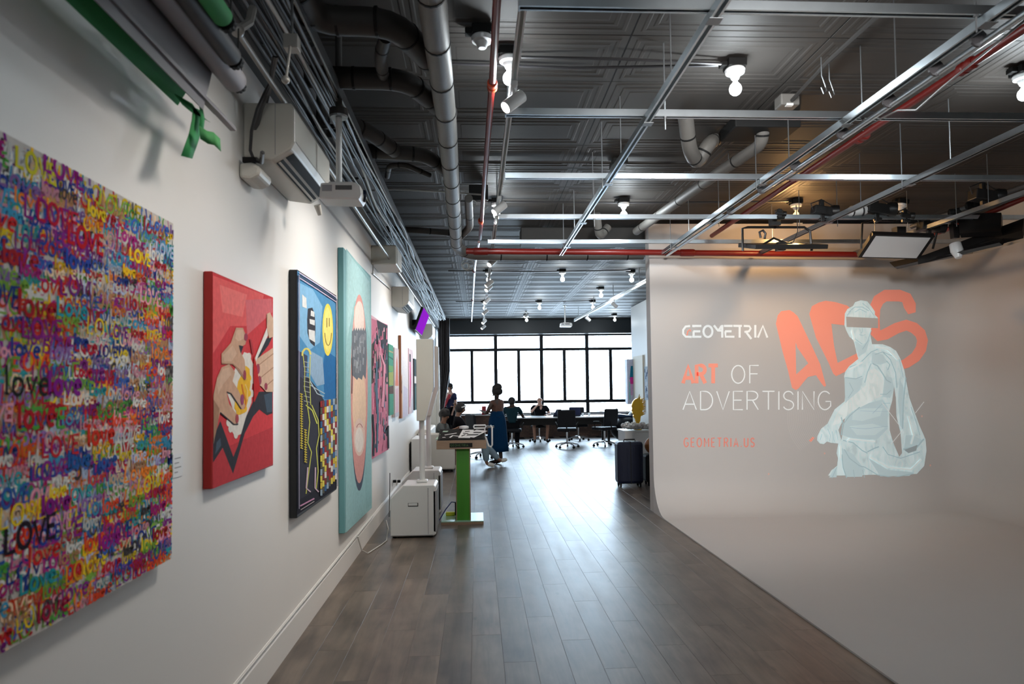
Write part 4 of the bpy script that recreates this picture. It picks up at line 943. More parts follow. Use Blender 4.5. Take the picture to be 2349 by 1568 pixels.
# ------------------------------------------------------------------ backdrop rolls above the camera side
def G(x, y, X): return P(x, y, X=X)
RG = 'rolled studio backdrops on the left wall'
def rollr(label, x0, y0, X, r, m, knob=True, ln=2.2):
    e = P(x0, y0, X=X); t = thing('backdrop_roll', label, 'backdrop roll', e, 0, RG)
    MB().cyl((e.x, e.y-ln, e.z), (e.x, e.y, e.z), r, n=28).build('roll', m, t, smooth=True)
    if knob:
        MB().cyl((e.x, e.y+.001, e.z), (e.x, e.y+.03, e.z), r*.45, n=16).build('axle', 'dark', t)
        g = MB(); 
        for k in range(10):
            a = 2*pi*k/10; g.cyl((e.x+.020*cos(a), e.y+.03, e.z+.020*sin(a)), (e.x+.020*cos(a), e.y+.052, e.z+.020*sin(a)), .009, n=8)
        g.cyl((e.x, e.y+.028, e.z), (e.x, e.y+.054, e.z), .020, n=16); g.build('chain_wheel', 'dark', t)
        MB().cyl((e.x+.012, e.y+.04, e.z), (e.x+.012, e.y+.04, e.z+.12), .003, n=6).build('chain', 'dark', t)
    return t, e
t, e = rollr('thick grey paper roll with a black chain wheel at its end', 538, 185, -.92, .045, 'greytube')
# paper hanging off the roll and its bar
t = thing('backdrop_sheet', 'grey paper sheet with a stiff bar hanging from the grey roll', 'backdrop', e)
bz = P(478, 245, X=-.99); be = P(533, 303, X=-.99)
MB().slab([(-.965, 0.4, e.z-.01), (-.965, e.y-.10, e.z-.01), (-.99, e.y-.12, bz.z-.03), (-.99, .4, bz.z-.03)], .004).build('sheet', 'greyroll', t)
MB().box(-.998, -.975, .4, be.y, be.z+.005, be.z+.02).build('bar', 'greyroll', t)
rollr('black paper roll above the grey one', 530, 128, -.86, .035, 'blackroll')
rollr('green roll at the very top of the wall', 510, 38, -.80, .032, 'green')
t = thing('green_backdrop', 'green fabric backdrop gathered on a bar with ribbons hanging from its end', 'backdrop', (-1.06, 2, 2.7))
g0 = P(425, 212, X=-1.05)
MB().slab([(-1.03, .5, g0.z+.045), (-1.02, g0.y, g0.z+.045), (-1.085, g0.y+.02, g0.z-.04), (-1.085, .5, g0.z-.04)], .006).build('hem', 'green', t)
MB().box(-1.06, -1.04, .5, g0.y+.30, g0.z+.04, g0.z+.055).build('bar', 'dark', t)
MB().cyl((-1.03, .5, g0.z+.05), (-1.03, g0.y+.02, g0.z+.05), .02, n=14).build('rolled_fabric', 'green', t, smooth=True)
def strip(pts, w, m, par, name):
    mb = MB(); L_ = [Vector(p) for p in pts]
    vs = []
    for p in L_: vs += [tuple(p), tuple(p+Vector(w))]
    mb.add(vs, [(2*i, 2*i+1, 2*i+3, 2*i+2) for i in range(len(L_)-1)]); o = mb.build(name, m, par, smooth=True, fixn=False)
    s_ = o.modifiers.new('solid', 'SOLIDIFY'); s_.thickness = .002; return o
q = lambda x, y, X=-1.04: P(x, y, X=X)
wv = q(440, 362)-q(415, 355)
strip([q(400, 215), q(418, 240), q(440, 258), q(447, 262)], q(440, 225)-q(400, 215)+Vector((0, 0, -.02)), 'green', t, 'curled_end')
strip([q(442, 245), q(440, 275), q(432, 310), q(415, 357)], (0, wv.y, wv.z), 'green', t, 'hanging_ribbon')
strip([q(455, 235, -1.02), q(460, 262, -1.02), q(457, 290, -1.02)], (0, .035, -.005), 'green', t, 'short_ribbon')
strip([q(458, 288, -1.0), q(475, 300, -.99), q(490, 303, -.97), (q(505, 318, -.96))], (.0, .01, -.045), mat('light green fabric', (.07, .33, .10), .75), t, 'ribbon_tail')
t = thing('roll_bracket', 'black wall bracket carrying the backdrop rolls', 'bracket', (WX, 2.4, 2.9))
MB().box(WX+.001, -1.10, 2.36, 2.40, 2.75, 3.28).build('wall_plate', 'dark', t)
for z in (e.z, e.z+.13, e.z+.27): MB().box(-1.12, -.84, 2.37, 2.39, z-.01, z+.01).build('arm', 'dark', t)

# ------------------------------------------------------------------ image thrown on the cyclorama by a projector
SYY = CY0-.002
pj = thing('projected_slide', 'image thrown on the pale curved wall with a toga statue and lettering', 'projection', (4, SYY, 1.7))
def slide_art(crop, start):
    def fn(u, v, d):
        p = at(crop[0]+u*crop[2], crop[1]+v*crop[2], Y=SYY); return (p.x, SYY-d, p.z)
    return Art(fn, step=.00012, start=start)
C6 = (1540, 640, .319)
coral = (1, .36, .26); coral2 = (1, .33, .24); white = (.92, .97, .97)
A = slide_art(C6, .0005)
A.poly([(752, 320), (765, 260), (790, 230), (850, 222), (905, 262), (905, 380), (893, 470), (898, 690), (985, 700), (950, 740), (915, 785), (895, 797), (868, 780), (840, 660), (800, 520)], coral)
A.poly([(850, 222), (880, 240), (910, 270), (1010, 480), (1070, 610), (1112, 765), (1100, 774), (1080, 750), (1040, 690), (985, 605), (905, 490), (880, 400)], coral)
A.poly([(898, 684), (985, 605), (1040, 690), (985, 702), (900, 704)], coral)
A.poly([(992, 250), (1010, 195), (1060, 168), (1110, 155), (1180, 165), (1150, 320), (1170, 480), (1195, 600), (1240, 670), (1185, 697), (1165, 680), (1130, 600), (1040, 420)], coral)
A.poly([(1180, 165), (1265, 190), (1330, 250), (1330, 330), (1230, 330), (1150, 320)], coral); A.poly([(1195, 602), (1340, 530), (1360, 570), (1300, 640), (1240, 670)], coral)
S = [(1730, 245), (1715, 190), (1690, 135), (1640, 118), (1540, 118), (1490, 150), (1462, 210), (1458, 300), (1464, 380), (1490, 408), (1540, 395), (1620, 352), (1690, 330), (1745, 350), (1790, 390), (1806, 440), (1795, 500), (1755, 560), (1690, 605), (1650, 620)]
A.rib(S, [55, 90, 84, 84, 84, 84, 80, 78, 76, 78, 80, 78, 78, 80, 80, 78, 78, 76, 70, 60], coral2)
A.build('lettering_ads', 'proj', pj)
A = slide_art(C6, .0006)
# word mark: stencil capitals
def gl(x, strokes, w=15): 
    for s_ in strokes: A.rib([(x+a, b) for a, b in s_], w, white)
gl(75, [[(60, 337), (28, 340), (10, 365), (10, 392), (28, 413), (72, 415)]]); A.rib([(112, 405), (118, 375), (133, 362), (140, 375)], 9, coral)
gl(150, [[(0, 336), (66, 336)], [(0, 414), (66, 414)], [(8, 375), (58, 375)], [(10, 330), (10, 345)], [(10, 375), (10, 420)]])
gl(225, [arc(38, 376, 32, 40, 0, 360, 20)]); gl(300, [[(6, 332), (36, 370), (62, 370)], [(66, 330), (66, 420)], [(62, 335), (40, 368)]]); gl(378, [[(0, 336), (62, 336)], [(8, 375), (55, 375)], [(10, 375), (12, 413), (75, 414)]])
gl(445, [[(0, 336), (62, 336)], [(46, 336), (46, 420)]]); gl(520, [[(0, 336), (40, 338), (50, 355), (38, 375), (5, 380)], [(20, 385), (55, 430)]]); gl(595, [[(8, 330), (8, 420)]]); gl(622, [[(0, 420), (36, 335), (68, 420)]])
A.build('word_mark', 'proj', pj)
A = slide_art(C6, .0006)
x = write(A, 'ART', 84, 748, 128, 27, coral, .93, gap=.20); A.build('lettering_art', 'proj', pj)
A = slide_art(C6, .0006); write(A, 'OF', 434, 748, 128, 8, white, 1.14, gap=.25)
write(A, 'ADVERTISING', 84, 938, 132, 8, white, 1.17, gap=.195); A.build('lettering_advertising', 'proj', pj)
A = slide_art(C6, .0006); write(A, 'GEOMETRIA.US', 92, 1204, 62, 9, (.80, .30, .24), .80, gap=.42); A.build('lettering_address', 'proj', pj)
for a_, b_, c_, d_ in ((995, 1165, 1025, 1135), (1098, 1265, 1106, 1240), (1855, 1345, 1868, 1330), (1800, 990, 1806, 980), (700, 1400, 705, 1390)): pass
A = slide_art(C6, .0006); A.poly([(990, 1160), (1015, 1132), (1030, 1140), (1005, 1170)], coral)
for u, v in ((1102, 1252), (1862, 1338), (1802, 985), (700, 1400), (1180, 1140)): A.ell(u, v, 6, 8, (.75, .5, .42), 8)
for k in range(26): A.rib(arc(1240, 1000, 80+k*13, 60+k*12, 140, 215, 8), 1.4, (.66, .64, .625), up=False)
A.build('graphic_specks', 'proj', pj)
# statue
C5b = (1860, 660, .2935)
A = slide_art(C5b, .0018)
st1, st2, st3, st4 = (.78, .95, .98), (.50, .66, .70), (.88, 1, 1), (.38, .45, .47)
A.poly([(265, 200), (285, 165), (330, 140), (345, 112), (390, 97), (440, 105), (470, 140), (500, 185), (500, 210), (525, 235), (525, 300), (470, 315), (465, 370), (478, 440), (500, 440), (560, 440), (620, 462), (665, 492), (700, 555), (732, 650), (745, 730), (770, 860), (810, 970), (850, 1080), (895, 1180), (903, 1270), (885, 1390), (830, 1450), (740, 1515), (600, 1525), (110, 1530), (120, 1490), (160, 1425), (205, 1390), (212, 1330), (200, 1290), (215, 1210), (240, 1180), (270, 1000), (262, 900), (275, 780), (260, 690), (270, 650), (300, 610), (370, 555), (350, 480), (335, 410), (300, 380), (275, 330), (262, 290)], st1)
A.poly([(270, 880), (185, 950), (130, 1060), (80, 1100), (50, 1160), (48, 1190), (70, 1215), (100, 1220), (125, 1200), (160, 1210), (215, 1215), (235, 1180), (215, 1110), (260, 1010), (380, 920)], st1)
A.poly([(440, 650), (500, 630), (560, 680), (580, 760), (560, 840), (480, 880), (400, 930), (300, 990), (215, 1060), (170, 1075), (200, 985), (270, 890), (360, 820), (430, 760)], st3)
sl = (.0, .0, .0)
A.build('statue_figure', 'proj2', pj)
# openings in the figure show the wall again
A2 = MB()
def wallpatch(pts, d):
    vs = [at(C5b[0]+u*C5b[2], C5b[1]+v*C5b[2], Y=SYY) for u, v in pts]; A2.add([(p.x, SYY-d, p.z) for p in vs], [tuple(range(len(vs)))], (0, 0, 0))
wallpatch([(650, 770), (664, 860), (668, 1000), (700, 1130), (712, 1290), (690, 1318), (640, 1200), (615, 1110), (612, 960), (635, 880)], .0026)
A2.build('opening', 'cyc', pj); A2 = MB()
wallpatch([(275, 225), (525, 237), (525, 315), (278, 305)], .0026)
o = A2.build('dark_bar', 'cyc', pj)
A = slide_art(C5b, .0030)
mid = (.62, .78, .82)
for q in ([(262, 700), (350, 712), (410, 700), (380, 800), (300, 870), (268, 900)], [(270, 1010), (330, 960), (450, 900), (560, 870), (600, 930), (600, 1100), (520, 1180), (400, 1190), (300, 1170), (245, 1150)], [(575, 690), (630, 700), (650, 780), (620, 860), (560, 850)], [(690, 700), (725, 780), (722, 1120), (700, 1100), (680, 880)],
          [(240, 1250), (330, 1300), (420, 1420), (380, 1525), (300, 1525), (250, 1400)], [(450, 1330), (600, 1420), (800, 1440), (720, 1510), (560, 1500)], [(130, 1500), (170, 1430), (200, 1400), (200, 1525)], [(340, 410), (400, 450), (460, 400), (430, 500), (370, 540)], [(740, 1150), (800, 1150), (870, 1190), (820, 1235), (725, 1262)], [(480, 500), (560, 520), (600, 580), (540, 600), (470, 590)]): A.poly(q, mid)
for q in ([(330, 960), (420, 940), (560, 940), (540, 1000), (400, 1040), (320, 1030)], [(300, 1080), (480, 1060), (580, 1090), (500, 1150), (360, 1150)]): A.poly(q, (.70, .86, .90))
def fold(p, w, c=st2): A.rib(p, w*.8, c)
for p, w in (([(300, 620), (380, 590), (470, 500), (520, 480)], 9), ([(265, 700), (350, 710), (400, 690)], 9), ([(300, 740), (330, 800), (290, 860)], 7), ([(480, 590), (520, 610), (560, 670), (590, 720), (625, 740)], 12), ([(470, 590), (440, 660), (420, 740)], 9),
    ([(560, 500), (620, 560), (660, 660), (670, 780)], 9), ([(600, 480), (690, 560), (720, 700)], 6), ([(500, 520), (560, 500), (630, 530)], 7), ([(590, 570), (615, 600), (600, 640)], 10), ([(380, 930), (300, 1000), (240, 1080)], 10), ([(540, 830), (590, 830), (625, 800)], 7),
    ([(250, 1190), (330, 1210), (400, 1270), (440, 1290)], 10), ([(440, 1280), (500, 1250), (530, 1240)], 12), ([(260, 1260), (300, 1330), (380, 1390), (420, 1400)], 9), ([(420, 1400), (520, 1460), (640, 1480), (800, 1450)], 9), ([(240, 1300), (250, 1400), (290, 1520)], 9), ([(200, 1400), (150, 1520)], 7),
    ([(330, 1420), (345, 1520)], 6), ([(400, 1420), (430, 1520)], 6), ([(560, 1240), (600, 1300), (700, 1330), (850, 1280)], 8), ([(740, 700), (720, 900), (715, 1100)], 12), ([(780, 930), (830, 1080), (850, 1150)], 6), ([(720, 1260), (830, 1240), (880, 1180)], 16),
    ([(130, 1100), (150, 1150), (145, 1200)], 5), ([(165, 1120), (180, 1200)], 5), ([(195, 1110), (210, 1190)], 5), ([(85, 1140), (70, 1190)], 5), ([(235, 1010), (250, 1060), (235, 1150)], 12), ([(330, 360), (345, 400), (400, 440)], 6), ([(470, 330), (440, 420), (400, 480)], 7), ([(375, 365), (400, 372), (425, 365)], 4), ([(400, 315), (402, 345), (388, 350)], 4),
    ([(290, 190), (340, 150), (400, 150), (450, 180)], 7), ([(340, 190), (380, 165), (430, 190)], 6), ([(400, 120), (450, 160), (490, 215)], 6), ([(280, 215), (310, 180)], 6), ([(620, 900), (560, 900), (480, 980)], 5), ([(380, 960), (600, 965)], 3), ([(300, 1090), (420, 1100), (600, 1080)], 4)): fold(p, w)
for p in ([(300, 640), (400, 580)], [(500, 460), (600, 480), (680, 560)], [(280, 1200), (300, 1180), (500, 1200)], [(460, 1320), (600, 1400), (780, 1420), (860, 1340)], [(760, 1000), (800, 1150), (780, 1220)], [(230, 1230), (230, 1330)], [(320, 330), (340, 420)]): A.rib(p, 14, st3)
A.poly([(725, 1265), (830, 1225), (820, 1270), (760, 1290)], st4)
stuff(A.build('statue_folds', 'proj', pj))
A = slide_art(C5b, .0120)
A.rib([(552, 895), (715, 1110)], 4, white); A.rib([(622, 1220), (715, 1108)], 4, white); A.rib([(812, 978), (880, 890)], 4, white); A.build('thin_white_cross', 'proj', pj)
# spot added to brighten the whole wall as projector light, apart from the hung projector
light('projector_fill_light', 'SPOT', (1.2, 1.2, 3.0), 1150, (1, .965, .94), aim=(2.7, 8.5, 2.1), size=.30, spot=60, blend=1)

# ------------------------------------------------------------------ studio lights hung from the grid
def yoke(pts, m='blackmetal', r=.012): return MB().tube(pts, r, 8)
t = thing('studio_light', 'square white faced panel light tilted above the statue', 'studio light', P(2050, 560, Y=7.0), 0, 'studio lights hung from the grid')
c = [P(1978, 588, Y=7.25), P(2102, 591, Y=7.2), P(2134, 545, Y=6.95), P(2009, 541, Y=7.0)]
cc = sum(c, Vector())/4
o_ = [cc+(p-cc)*1.13 for p in c]
n_ = (c[1]-c[0]).cross(c[3]-c[0]).normalized(); n_ = n_ if n_.y > 0 else -n_
def slabn(c, n, th, off=0): 
    mb = MB(); a = [p+n*off for p in c]; b = [p+n*(off+th) for p in c]
    return mb.add(a+b, [(0, 1, 2, 3), (7, 6, 5, 4), (0, 4, 5, 1), (1, 5, 6, 2), (2, 6, 7, 3), (3, 7, 4, 0)])
slabn(o_, n_, .05).build('housing', 'blackmetal', t); slabn(c, n_, -.006).build('diffuser', 'ledpanel', t)
MB().tube([P(1975, 570, Y=7.1), P(1978, 512, Y=7.1), P(2000, 505, Y=7.1), P(2140, 508, Y=7.05), P(2152, 520, Y=7.05), P(2140, 570, Y=7.05)], .012, 8).build('yoke', 'blackmetal', t, smooth=True)
MB().cyl(P(2052, 506, Y=7.08), P(2052, 480, Y=7.0), .02).cyl(P(2052, 490, Y=7.0)-Vector((.04, 0, 0)), P(2052, 490, Y=7.0)+Vector((.04, 0, 0)), .028).build('clamp', 'blackmetal', t)
MB().box(*sum([[q-.05, q+.05] for q in P(2062, 532, Y=7.15)], [])).build('power_box', 'blackmetal', t)
t = thing('studio_light', 'flat black panel light seen edge on, hanging from a wide yoke', 'studio light', P(1785, 577, Y=6.8), 0, 'studio lights hung from the grid')
a_, b_ = P(1706, 577, Y=6.9), P(1868, 580, Y=6.9)
MB().slab([(a_.x, 6.62, a_.z-.03), (b_.x, 6.62, a_.z-.03), (b_.x, 7.05, a_.z+.075), (a_.x, 7.05, a_.z+.075)], .045).build('housing', 'blackmetal', t, bevel=.006); MB().slab([(a_.x+.03, 6.65, a_.z-.0245), (b_.x-.03, 6.65, a_.z-.0245), (b_.x-.03, 7.02, a_.z+.0665), (a_.x+.03, 7.02, a_.z+.0665)], .003).build('diffuser', 'ledpanel', t)
MB().tube([P(1704, 575, Y=6.85), P(1703, 524, Y=6.85), P(1715, 521, Y=6.85), P(1845, 521, Y=6.85), P(1858, 530, Y=6.85), P(1862, 575, Y=6.85)], .013, 8).build('yoke', 'blackmetal', t, smooth=True)
MB().cyl(P(1778, 521, Y=6.85), P(1778, 503, Y=6.76), .02).box(*sum([[q-.045, q+.045] for q in P(1777, 508, Y=6.8)], [])).build('clamp', 'blackmetal', t)
MB().tube([P(1752, 560, Y=6.8), P(1775, 546, Y=6.8), P(1800, 556, Y=6.8), P(1850, 567, Y=6.8)], .012, 8).box(*sum([[q-.04, q+.04] for q in P(1790, 566, Y=6.8)], [])).build('power_box', 'blackmetal', t)
MB().tube([P(1745, 545, Y=6.8), P(1742, 532, Y=6.8), P(1750, 528, Y=6.8), P(1756, 535, Y=6.8), P(1754, 547, Y=6.8)], .012, 8).build('coiled_cable', 'cable', t, smooth=True)
MB().tube([P(1826, 470, Y=6.75), P(1830, 530, Y=6.8), P(1820, 555, Y=6.8), P(1790, 562, Y=6.8)], .005, 6).build('power_cable', 'cable', t, smooth=True)
# clamped fixtures along the fourth cross bar
def gadget(x, y, Y, s_, label, name='clamp_light', body=None):
    p = P(x, y, Y=Y); t = thing(name, label, 'clamped light', p, 0, 'black fixtures clamped to the grid')
    MB().obox(p, (s_*2.2, s_*1.3, s_), Matrix.Rotation(.15, 3, 'Y')).build('housing', body or 'blackmetal', t, bevel=.008)
    MB().lathe([(s_*.6, 0), (s_*.75, s_*.3), (s_*.75, s_*.9), (s_*.62, s_*.92)], p+Vector((s_*1.0, 0, .0)), 16, axis=(1, -.2, -.1)).build('barrel', 'blackmetal', t, smooth=True)
    MB().box(p.x-.02, p.x+.02, p.y-.02, p.y+.02, p.z-s_*1.3, p.z+s_*1.3).cyl(p+Vector((-.03, 0, -s_)), p+Vector((.05, 0, -s_*1.0)), .018).build('clamp', 'blackmetal', t, bevel=.004)
    MB().tube([p+Vector((-s_, 0, 0)), p+Vector((-s_*1.3, 0, s_*.9)), p+Vector((0, 0, s_*1.4)), p+Vector((s_*1.4, 0, s_*.6))], .006, 6).build('cord', 'cable', t, smooth=True)
    return t, p
gadget(1885, 484, 6.68, .085, 'flat black clamp fixture with cords right of the warm bulb')
gadget(2010, 480, 6.68, .10, 'black clamped spotlight body left of the tilted bulb')
p = P(1965, 484, Y=6.68); t = thing('clamp_light', 'pale cylindrical lamp strapped to the grid between two black fixtures', 'clamped light', p, 0, 'black fixtures clamped to the grid')
MB().lathe([(.03, -.10), (.045, -.08), (.048, .08), (.04, .10)], p, 18, axis=(1, 0, .12)).build('barrel', 'porcelain', t, smooth=True)
for d in (-.05, .05): MB().lathe([(.056, -.006), (.056, .006)], p+Vector((d, 0, 0)), 14, axis=(1, 0, .12)).build('strap', 'cable', t)
for (x, y, s_, Yv, lb) in ((1788, 490, .035, 6.68, 'little black clamp left of the warm bulb, under the fourth bar'), (2255, 450, .10, 6.3, 'round black fixture at the end of the right conduit'), (2130, 520, .09, 7.0, 'black fixture body behind the white faced panel light'),
                     (2075, 495, .05, 6.7, 'small black clamp under the tilted bulb')):
    gadget(x, y, Yv, s_, lb)
pipe_thing('conduit', 'grey conduit slanting up to the right with black straps beyond the panel light', 'conduit', [P(2090, 520, Y=7.2), P(2180, 490, Y=6.8), P(2300, 445, Y=6.4), P(2420, 400, Y=6.0)], .024, 'cableg', [(P(2230, 470, Y=6.6), (1, -.4, .1)), (P(2190, 486, Y=6.75), (1, -.4, .1))], 'dark', 1.6)
line('orange lit conduit stub above the panel light', [P(2090, 518, Y=7.3), P(2145, 500, Y=7.2)], .014, 'steel2', 'conduit', 'conduit')
t = thing('studio_light', 'long black barn door light lying along the top of the curved wall', 'studio light', P(2170, 580, Y=6.9), 0, 'studio lights hung from the grid')
d4 = [P(2047, 607, Y=7.3), P(2056, 617, Y=7.3), P(2260, 572, Y=6.6), P(2310, 552, Y=6.4)]
MB().slab([P(2047, 606, Y=7.7), P(2058, 617, Y=7.6), P(2300, 562, Y=6.3), P(2308, 552, Y=6.45)], .05).build('lower_flap', 'blackmetal', t)
MB().slab([P(2105, 590, Y=7.2), P(2180, 575, Y=7.0), P(2345, 528, Y=6.3), P(2349, 500, Y=6.4)], .10).build('housing', 'blackmetal', t)
MB().slab([P(2200, 500, Y=6.9), P(2205, 545, Y=6.8), P(2300, 540, Y=6.5), P(2300, 498, Y=6.6)], .08).build('side_flap', 'blackmetal', t)
MB().lathe([(.055, -.08), (.06, 0), (.03, .08)], P(2195, 575, Y=6.8), 16, axis=(0, -.3, -1)).build('bulb', 'porcelain', t, smooth=True)
MB().slab([P(2176, 515, Y=6.9), P(2180, 548, Y=6.9), P(2192, 548, Y=6.9), P(2196, 520, Y=6.9)], .06).build('bracket', 'blackmetal', t)
# wall edge trim strip behind

# ------------------------------------------------------------------ white speakers with poles and column arrays
def pa_speaker(x, y, label):
    t = thing('column_speaker', label, 'speaker', (x, y, 0), 0, 'white speakers on subwoofers along the left wall')
    w, d, h = .485, .46, .56                      # width in x (depth of the cabinet), grille faces the room
    pr = [(-w/2, .02), (w/2-.03, .02), (w/2, .035), (w/2, h-.025), (w/2-.02, h), (-w/2+.14, h), (-w/2, h-.14)]
    cb = MB().prism(pr, 0, d, lambda u, v, q: (u, q, v)).build('cabinet', 'white', t, bevel=.008)
    MB().box(-w/2+.01, w/2-.03, -.004, 0, .03, .034).box(w/2-.085, w/2-.080, -.003, .0, .04, h-.03).build('seam', 'greyplastic', cb)
    MB().box(w/2-.03, w/2+.006, .0, d, .06, h-.06).build('grille', 'greyplastic', t, bevel=.006)
    MB().box(-.055, .055, -.003, .001, .335, .375).build('handle_recess', 'cableg', cb, bevel=.004); MB().box(-.050, .045, -.006, -.002, .345, .372).build('handle', 'white', cb, bevel=.002)
    for q in (-w/2+.04, w/2-.06):
        for r in (.04, d-.04): MB().cyl((q, r, 0), (q, r, .022), .02, n=10).build('foot', 'dark', cb)
    MB().cyl((.08, .24, h-.002), (.08, .24, 1.30), .030, n=16).build('pole', 'white', t, smooth=True)
    MB().box(.02, .14, .18, .30, h, h+.03).build('pole_base', 'white', t, bevel=.01)
    # array: long slanted foot then straight column
    ar = [(.03, 1.24), (.12, 1.24), (.215, 1.60), (.215, 2.14), (.03, 2.14)]
    ar_ = MB().prism(ar, .15, .30, lambda u, v, q: (u, q, v)).build('array', 'sofa', t, bevel=.008)
    MB().prism([(.112, 1.29), (.222, 1.61), (.222, 2.13), (.216, 2.13), (.214, 1.61), (.104, 1.29)], .16, .29, lambda u, v, q: (u, q, v)).build('array_grille', 'greyplastic', ar_)
    local(t); return t
s1 = pa_speaker(-.70, 7.40, 'white column speaker on a subwoofer beside the green podium, the nearer one')
s2 = pa_speaker(-.72, 8.70, 'white column speaker on a subwoofer, the farther one by the sofa')

# ------------------------------------------------------------------ green podium
t = thing('podium', 'green podium with plywood edges and a black plaque', 'podium', (-.19, 8.06, 0))
MB().box(-.44, .056, 8.06, 8.60, 0, .030).build('base', 'ply', t); MB().box(-.44, .056, 8.06, 8.60, .030, .040).build('base_top', 'greenglass', t)
MB().box(-.255, -.105, 8.12, 8.34, .041, .885).build('post', 'greenpaint', t)
for x in (-.266, -.105): MB().box(x, x+.011, 8.119, 8.341, .041, .885).build('post_edge', 'ply', t)
ty = MB().box(-.482, .098, 8.0, 8.55, .885, .985).build('tray', 'ply', t, bevel=.003)
MB().box(-.47, .086, 8.012, 8.54, .985, .990).build('tray_lining', 'dark', ty)
MB().box(-.33, -.065, 7.994, 8.001, .905, .955).build('plaque', 'dark', ty)
A = Art(lambda u, v, d: (u, 7.994-d, v)); write(A, 'GEOMETRIA', -.318, .917, .026, .0038, (.09, .18, .07), 1.05, gap=.38, flip=1)
A.build('plaque_lettering', 'print', ty)
MB().prism([(8.015, .989), (8.53, .989), (8.53, 1.086)], -.468, .084, lambda u, v, w: (w, u, v)).build('sloped_rest', 'dark', t)
MB().tube([(.07, 8.2, .99), (.095, 8.2, 1.0), (.125, 8.2, .90), (.155, 8.2, .885), (.17, 8.2, .91), (.17, 8.2, 1.12), (.15, 8.2, 1.145)], .011, 8).build('side_bracket', 'white', t, smooth=True)
# papers on the podium
pr = thing('poster_stack', 'black and white printed sheets fanned on the podium tray', 'papers', (-.19, 8.25, .99))
def sheet(cx, cy, w, h, rz, z, col, marks):
    R = Matrix.Rotation(rz, 2)
    def fn(u, v, d): p = R @ Vector(((u-.5)*w, (v-.5)*h)); return (cx+p.x, cy+p.y, z+d+.004+max(0, cy+p.y-8.02)*.19)
    A = Art(fn, step=.0002, start=.001); A.mb.add([fn(u, v, 0) for u, v in ((0, 0), (1, 0), (1, 1), (0, 1))]+[fn(u, v, .001) for u, v in ((0, 0), (1, 0), (1, 1), (0, 1))], [(0, 1, 2, 3), (4, 5, 6, 7), (0, 4, 5, 1), (1, 5, 6, 2), (2, 6, 7, 3), (3, 7, 4, 0)], col)
    for m_ in marks: A.rib(*m_)
    A.build('sheet', 'print', pr)
WHT, BLK = (.8, .8, .8), (.02, .02, .02)
sheet(-.20, 8.27, .50, .46, .04, .9905, BLK, [([(.05, .2), (.45, .25)], .05, WHT), ([(.55, .8), (.95, .75)], .06, WHT)])
sheet(-.31, 8.22, .20, .30, .35, .993, BLK, [([(.2, .15), (.5, .4), (.8, .2)], .10, WHT), ([(.1, .6), (.9, .7)], .08, WHT)])
sheet(-.14, 8.26, .14, .38, -.12, .995, WHT, [([(.2, .2), (.4, .35), (.8, .25)], .12, BLK), ([(.2, .55), (.8, .5)], .09, BLK), ([(.3, .75), (.7, .8)], .08, BLK)])
sheet(-.03, 8.25, .15, .34, -.5, .998, WHT, [([(.1, .2), (.9, .4)], .16, BLK), ([(.2, .6), (.8, .7)], .14, BLK)])
t = thing('phone_stand', 'white rounded frame standing over the right end of the podium', 'stand', (.03, 8.45, .99))
MB().tube([(-.05, 8.42, 1.118), (-.045, 8.42, 1.135), (.09, 8.42, 1.135), (.10, 8.42, 1.118), (.09, 8.42, 1.10), (-.045, 8.42, 1.10), (-.05, 8.42, 1.118)], .010, 8, caps=False).cyl((.085, 8.42, .991), (.085, 8.42, 1.10), .009).build('frame', 'white', t, smooth=True)
MB().box(.11, .20, 8.40, 8.44, 1.10, 1.128).build('grey_plate', 'cableg', t)
tag(MB().lathe([(.055, 0), (.06, .012), (.055, .03), (.03, .036)], (-.17, 8.50, 1.092), 18).build('white_dish', 'white', smooth=True), 'small white round dish at the back of the podium sheets', 'dish')
tag(MB().slab([(-.50, 8.10, .992), (-.44, 8.10, .992), (-.36, 8.42, 1.07), (-.42, 8.42, 1.07)], .004).build('green_card', mat('pale green card', (.35, .50, .40), .4)), 'pale green card leaning at the left corner of the podium', 'card')
t = thing('plug_adapter', 'yellow green plug adapter with dark cable on the podium base', 'plug', (-.36, 8.4, .04)); MB().box(-.40, -.29, 8.40, 8.46, .041, .085).build('body', 'yellow', t, bevel=.008)
MB().box(-.29, -.257, 8.40, 8.45, .045, .20).build('black_plug', 'dark', t, bevel=.005)
MB().tube([(-.275, 8.42, .20), (-.33, 8.40, .21), (-.40, 8.34, .13), (-.47, 8.2, .03), (-.50, 8.0, .008)], .007, 6).build('blue_cable', 'bluecable', t, smooth=True)

# ------------------------------------------------------------------ suitcases, pedestal and ornaments on the right
def suitcase(x0, x1, y0, y1, h, m, label):
    t = thing('suitcase', label, 'suitcase', ((x0+x1)/2, (y0+y1)/2, 0)); 
    MB().box(x0, x1, y0, y1, .055, h).build('shell', m, t, bevel=.045)
    xm = (x0+x1)/2
    MB().box(xm-.006, xm+.006, y0-.004, y1+.004, .06, h+.002).build('zip_seam', 'dark', t)
    for k in range(4):
        xx = x0+.05+k*(x1-x0-.1)/3; MB().box(xx-.012, xx+.012, y0-.006, y0+.002, .12, h-.09).build('rib', m, t, bevel=.004)
    MB().tube([(xm-.09, y0+.08, h), (xm-.085, y0+.08, h+.03), (xm+.085, y0+.08, h+.03), (xm+.09, y0+.08, h)], .010, 8).build('handle', 'dark', t, smooth=True)
    for a in (x0+.05, x1-.05):
        for b in (y0+.05, y1-.05):
            w = MB().cyl((a-.012, b, .026), (a+.012, b, .026), .026, n=14).box(a-.016, a+.016, b-.012, b+.012, .03, .062).build('wheel', 'dark', t)
    return t
suitcase(2.19, 2.60, 10.66, 10.94, .715, 'suit', 'navy blue hard suitcase on wheels before the white pedestal')
